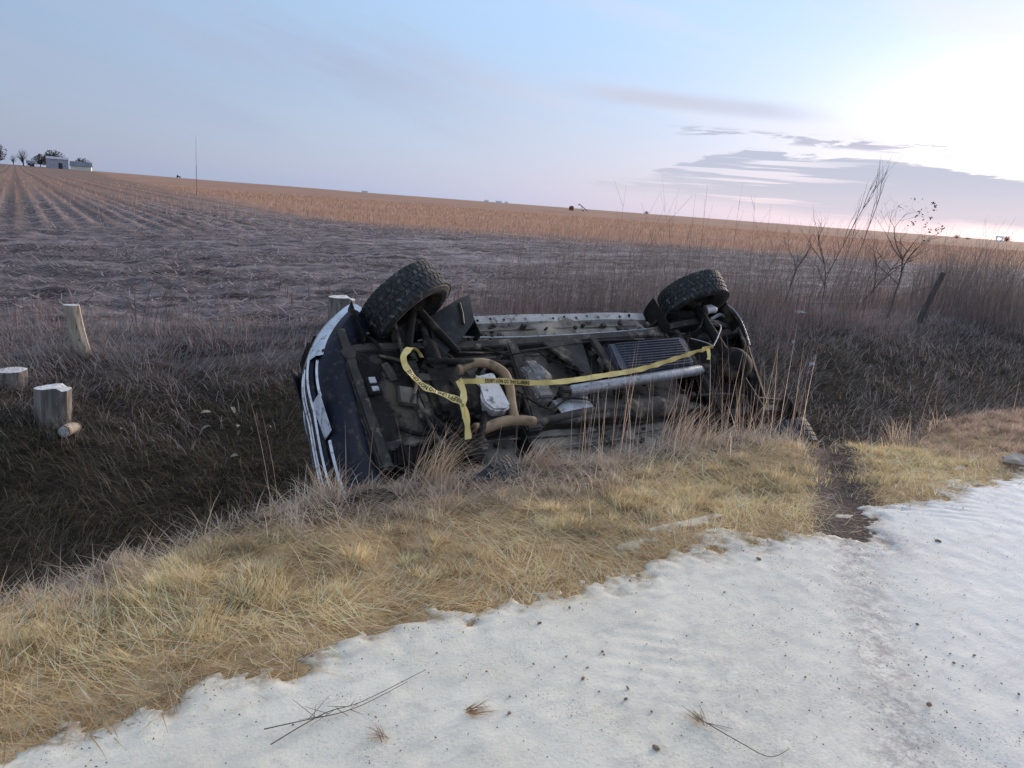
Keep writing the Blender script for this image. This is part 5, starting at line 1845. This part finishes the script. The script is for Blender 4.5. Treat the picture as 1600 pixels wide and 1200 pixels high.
far_tree("bare_tree", -33.85, 710, 14, 13, "dense brown tree cut by the edge of the picture on the horizon", 1.6, 1)
far_tree("bare_tree", -32.55, 720, 13, 10, "fan-shaped bare tree standing alone on the horizon", .8, 2)
far_tree("bare_tree", -33.05, 730, 8, 6, "small bare tree left of the fan-shaped tree", .6, 3)
far_tree("dark_tree", -31.65, 725, 10, 13, "low dark bushy tree at the left end of the farmyard", 2.2, 4)
far_tree("dark_tree", -31.25, 730, 9, 12, "squat dark tree in the middle of the farmyard trees", 2.2, 5)
far_tree("dark_tree", -30.95, 735, 13.5, 17, "tallest rounded dark tree behind the grey barn", 2.4, 6)
far_tree("dark_tree", -29.42, 745, 9.5, 12, "rounded dark tree behind the cream shed", 2.2, 7)
far_tree("bare_tree", 28.74, 900, 4, 8, "small bush on the right horizon, left of a second one", 2.0, 8)
far_tree("bare_tree", 29.35, 950, 2.8, 7, "lower bush on the right horizon next to the cloud glow", 2.0, 9)
far_tree("bare_tree", 31.45, 900, 6, 8, "dark tree beside the lit white house on the right horizon", 2.2, 10)
far_tree("bare_tree", 8.74, 1100, 4.5, 9, "lone small bush on the horizon right of the grain auger", 2.0, 11)

# thin mast in the field
x, y, z = far(-22.7, 100)
ms = empty("marker_pole", (x, y, z))
tag(ms, "tall thin dark pole rising from the stubble field against the sky", "pole")
MB().tube([(0, 0, -.5), (0, 0, 3.4)], .035, 8).build("pole", M_STEELF, ms)
MB().tube([(0, 0, 3.4), (.03, 0, 6.6)], [.022, .012], 6).build("pole_tip", M_STEELF, ms)
# field machine
x, y, z = far(-23.8, 760)
fm = empty("field_machine", (x, y, z), .3)
fm.scale = (.6, .6, .6)
tag(fm, "tiny dark farm machine on the horizon left of the thin pole", "farm machine")
bd = MB().box((0, 0, 1.7), (5.2, 2.4, 1.5)).build("body", M_DOORD, fm, bevel=.15)
MB().box((-1.3, 0, 2.9), (1.9, 1.9, 1.9), taper=.9).build("cab", M_DOORD, fm, bevel=.1)
for xx in (-1.7, 1.9):
    for yy in (-1.2, 1.2):
        MB().lathe([(0, -.25), (.8, -.25), (.9, 0), (.8, .25), (0, .25)], 14, "y", (xx, yy, .85)).build("wheel", M_DOORD, fm)
# far white farmsteads
for i, (a_, d_, L_, lab) in enumerate(((-11.55, 1500, 14, "white farm building alone on the middle-left horizon"), (-2.85, 1500, 10, "first small white building of the row on the middle horizon"), (-1.95, 1500, 14, "widest white building of the row on the middle horizon"), (-1.40, 1520, 8, "last small white building of the row on the middle horizon"))):
    x, y, z = far(a_, d_)
    gable("white_building", (x, y, z), -R(a_), L_ * .8, 7, 3.4, 1.4, M_WHITE, M_WHITE, lab, "farm building", 0, False)
x, y, z = far(31.05, 900)
hs_ = gable("white_house", (x, y, z), -R(31), 6, 6, 4, 1.6, M_WHITE, M_WHITE, "small white house with a lit lamp on the right horizon", "house", 0, False)
M_LAMP = bpy.data.materials.new("yard_lamp_light")
M_LAMP.use_nodes = True
M_LAMP.node_tree.nodes["Principled BSDF"].inputs["Emission Color"].default_value = (1, .96, .9, 1)
M_LAMP.node_tree.nodes["Principled BSDF"].inputs["Emission Strength"].default_value = 6
MB().box((0, -3.2, 2.9), (2.4, .3, 1.6)).build("lit_window", M_LAMP, hs_)
# bin and auger
x, y, z = far(3.35, 620)
bn = empty("grain_bin", (x, y, z))
tag(bn, "small rust red bin on the middle horizon beside the auger", "grain bin")
MB().lathe([(1.9, -1), (1.9, 2.9), (1.8, 3.0)], 20, "z").build("bin_wall", M_RUST, bn)
MB().lathe([(2.0, 2.95), (.4, 3.7), (0, 3.75)], 20, "z").build("bin_roof", M_RUST, bn)
x, y, z = far(4.1, 620)
au = empty("grain_auger", (x, y, z), -R(4))
tag(au, "slanting grey grain auger frame on the horizon right of the rust red bin", "auger")
MB().tube([(4.5, 0, .6), (-2.5, 0, 5.6)], .32, 8).build("tube", M_STEELF, au)
MB().tube([(-2.4, 0, 5.5), (-3.0, 0, 4.2)], .3, 8).build("spout", M_STEELF, au)
for yy in (-1, 1):
    MB().tube([(-.4, yy * .3, 4.0), (1.2, yy * 1.2, .5)], .12, 6).build("strut", M_STEELF, au)
    MB().tube([(-.4, yy * .3, 4.0), (-1.2, yy * 1.2, .5)], .12, 6).build("strut", M_STEELF, au)
    MB().lathe([(0, -.15), (.6, -.15), (.6, .15), (0, .15)], 14, "y", (1.0, yy * 1.3, .5)).build("wheel", M_STEELF, au)

for o in scene.objects:
    if o.parent is not None and o.name.split(".")[0] in ("stalks", "side_shoots", "side_twigs", "branches", "leaves", "crown", "sill_bolts", "pan_bolts", "pressed_ribs", "leaf_spring", "small_brackets"):
        o["kind"] = "stuff"
for me in bpy.data.meshes:
    if not me.users:
        bpy.data.meshes.remove(me)
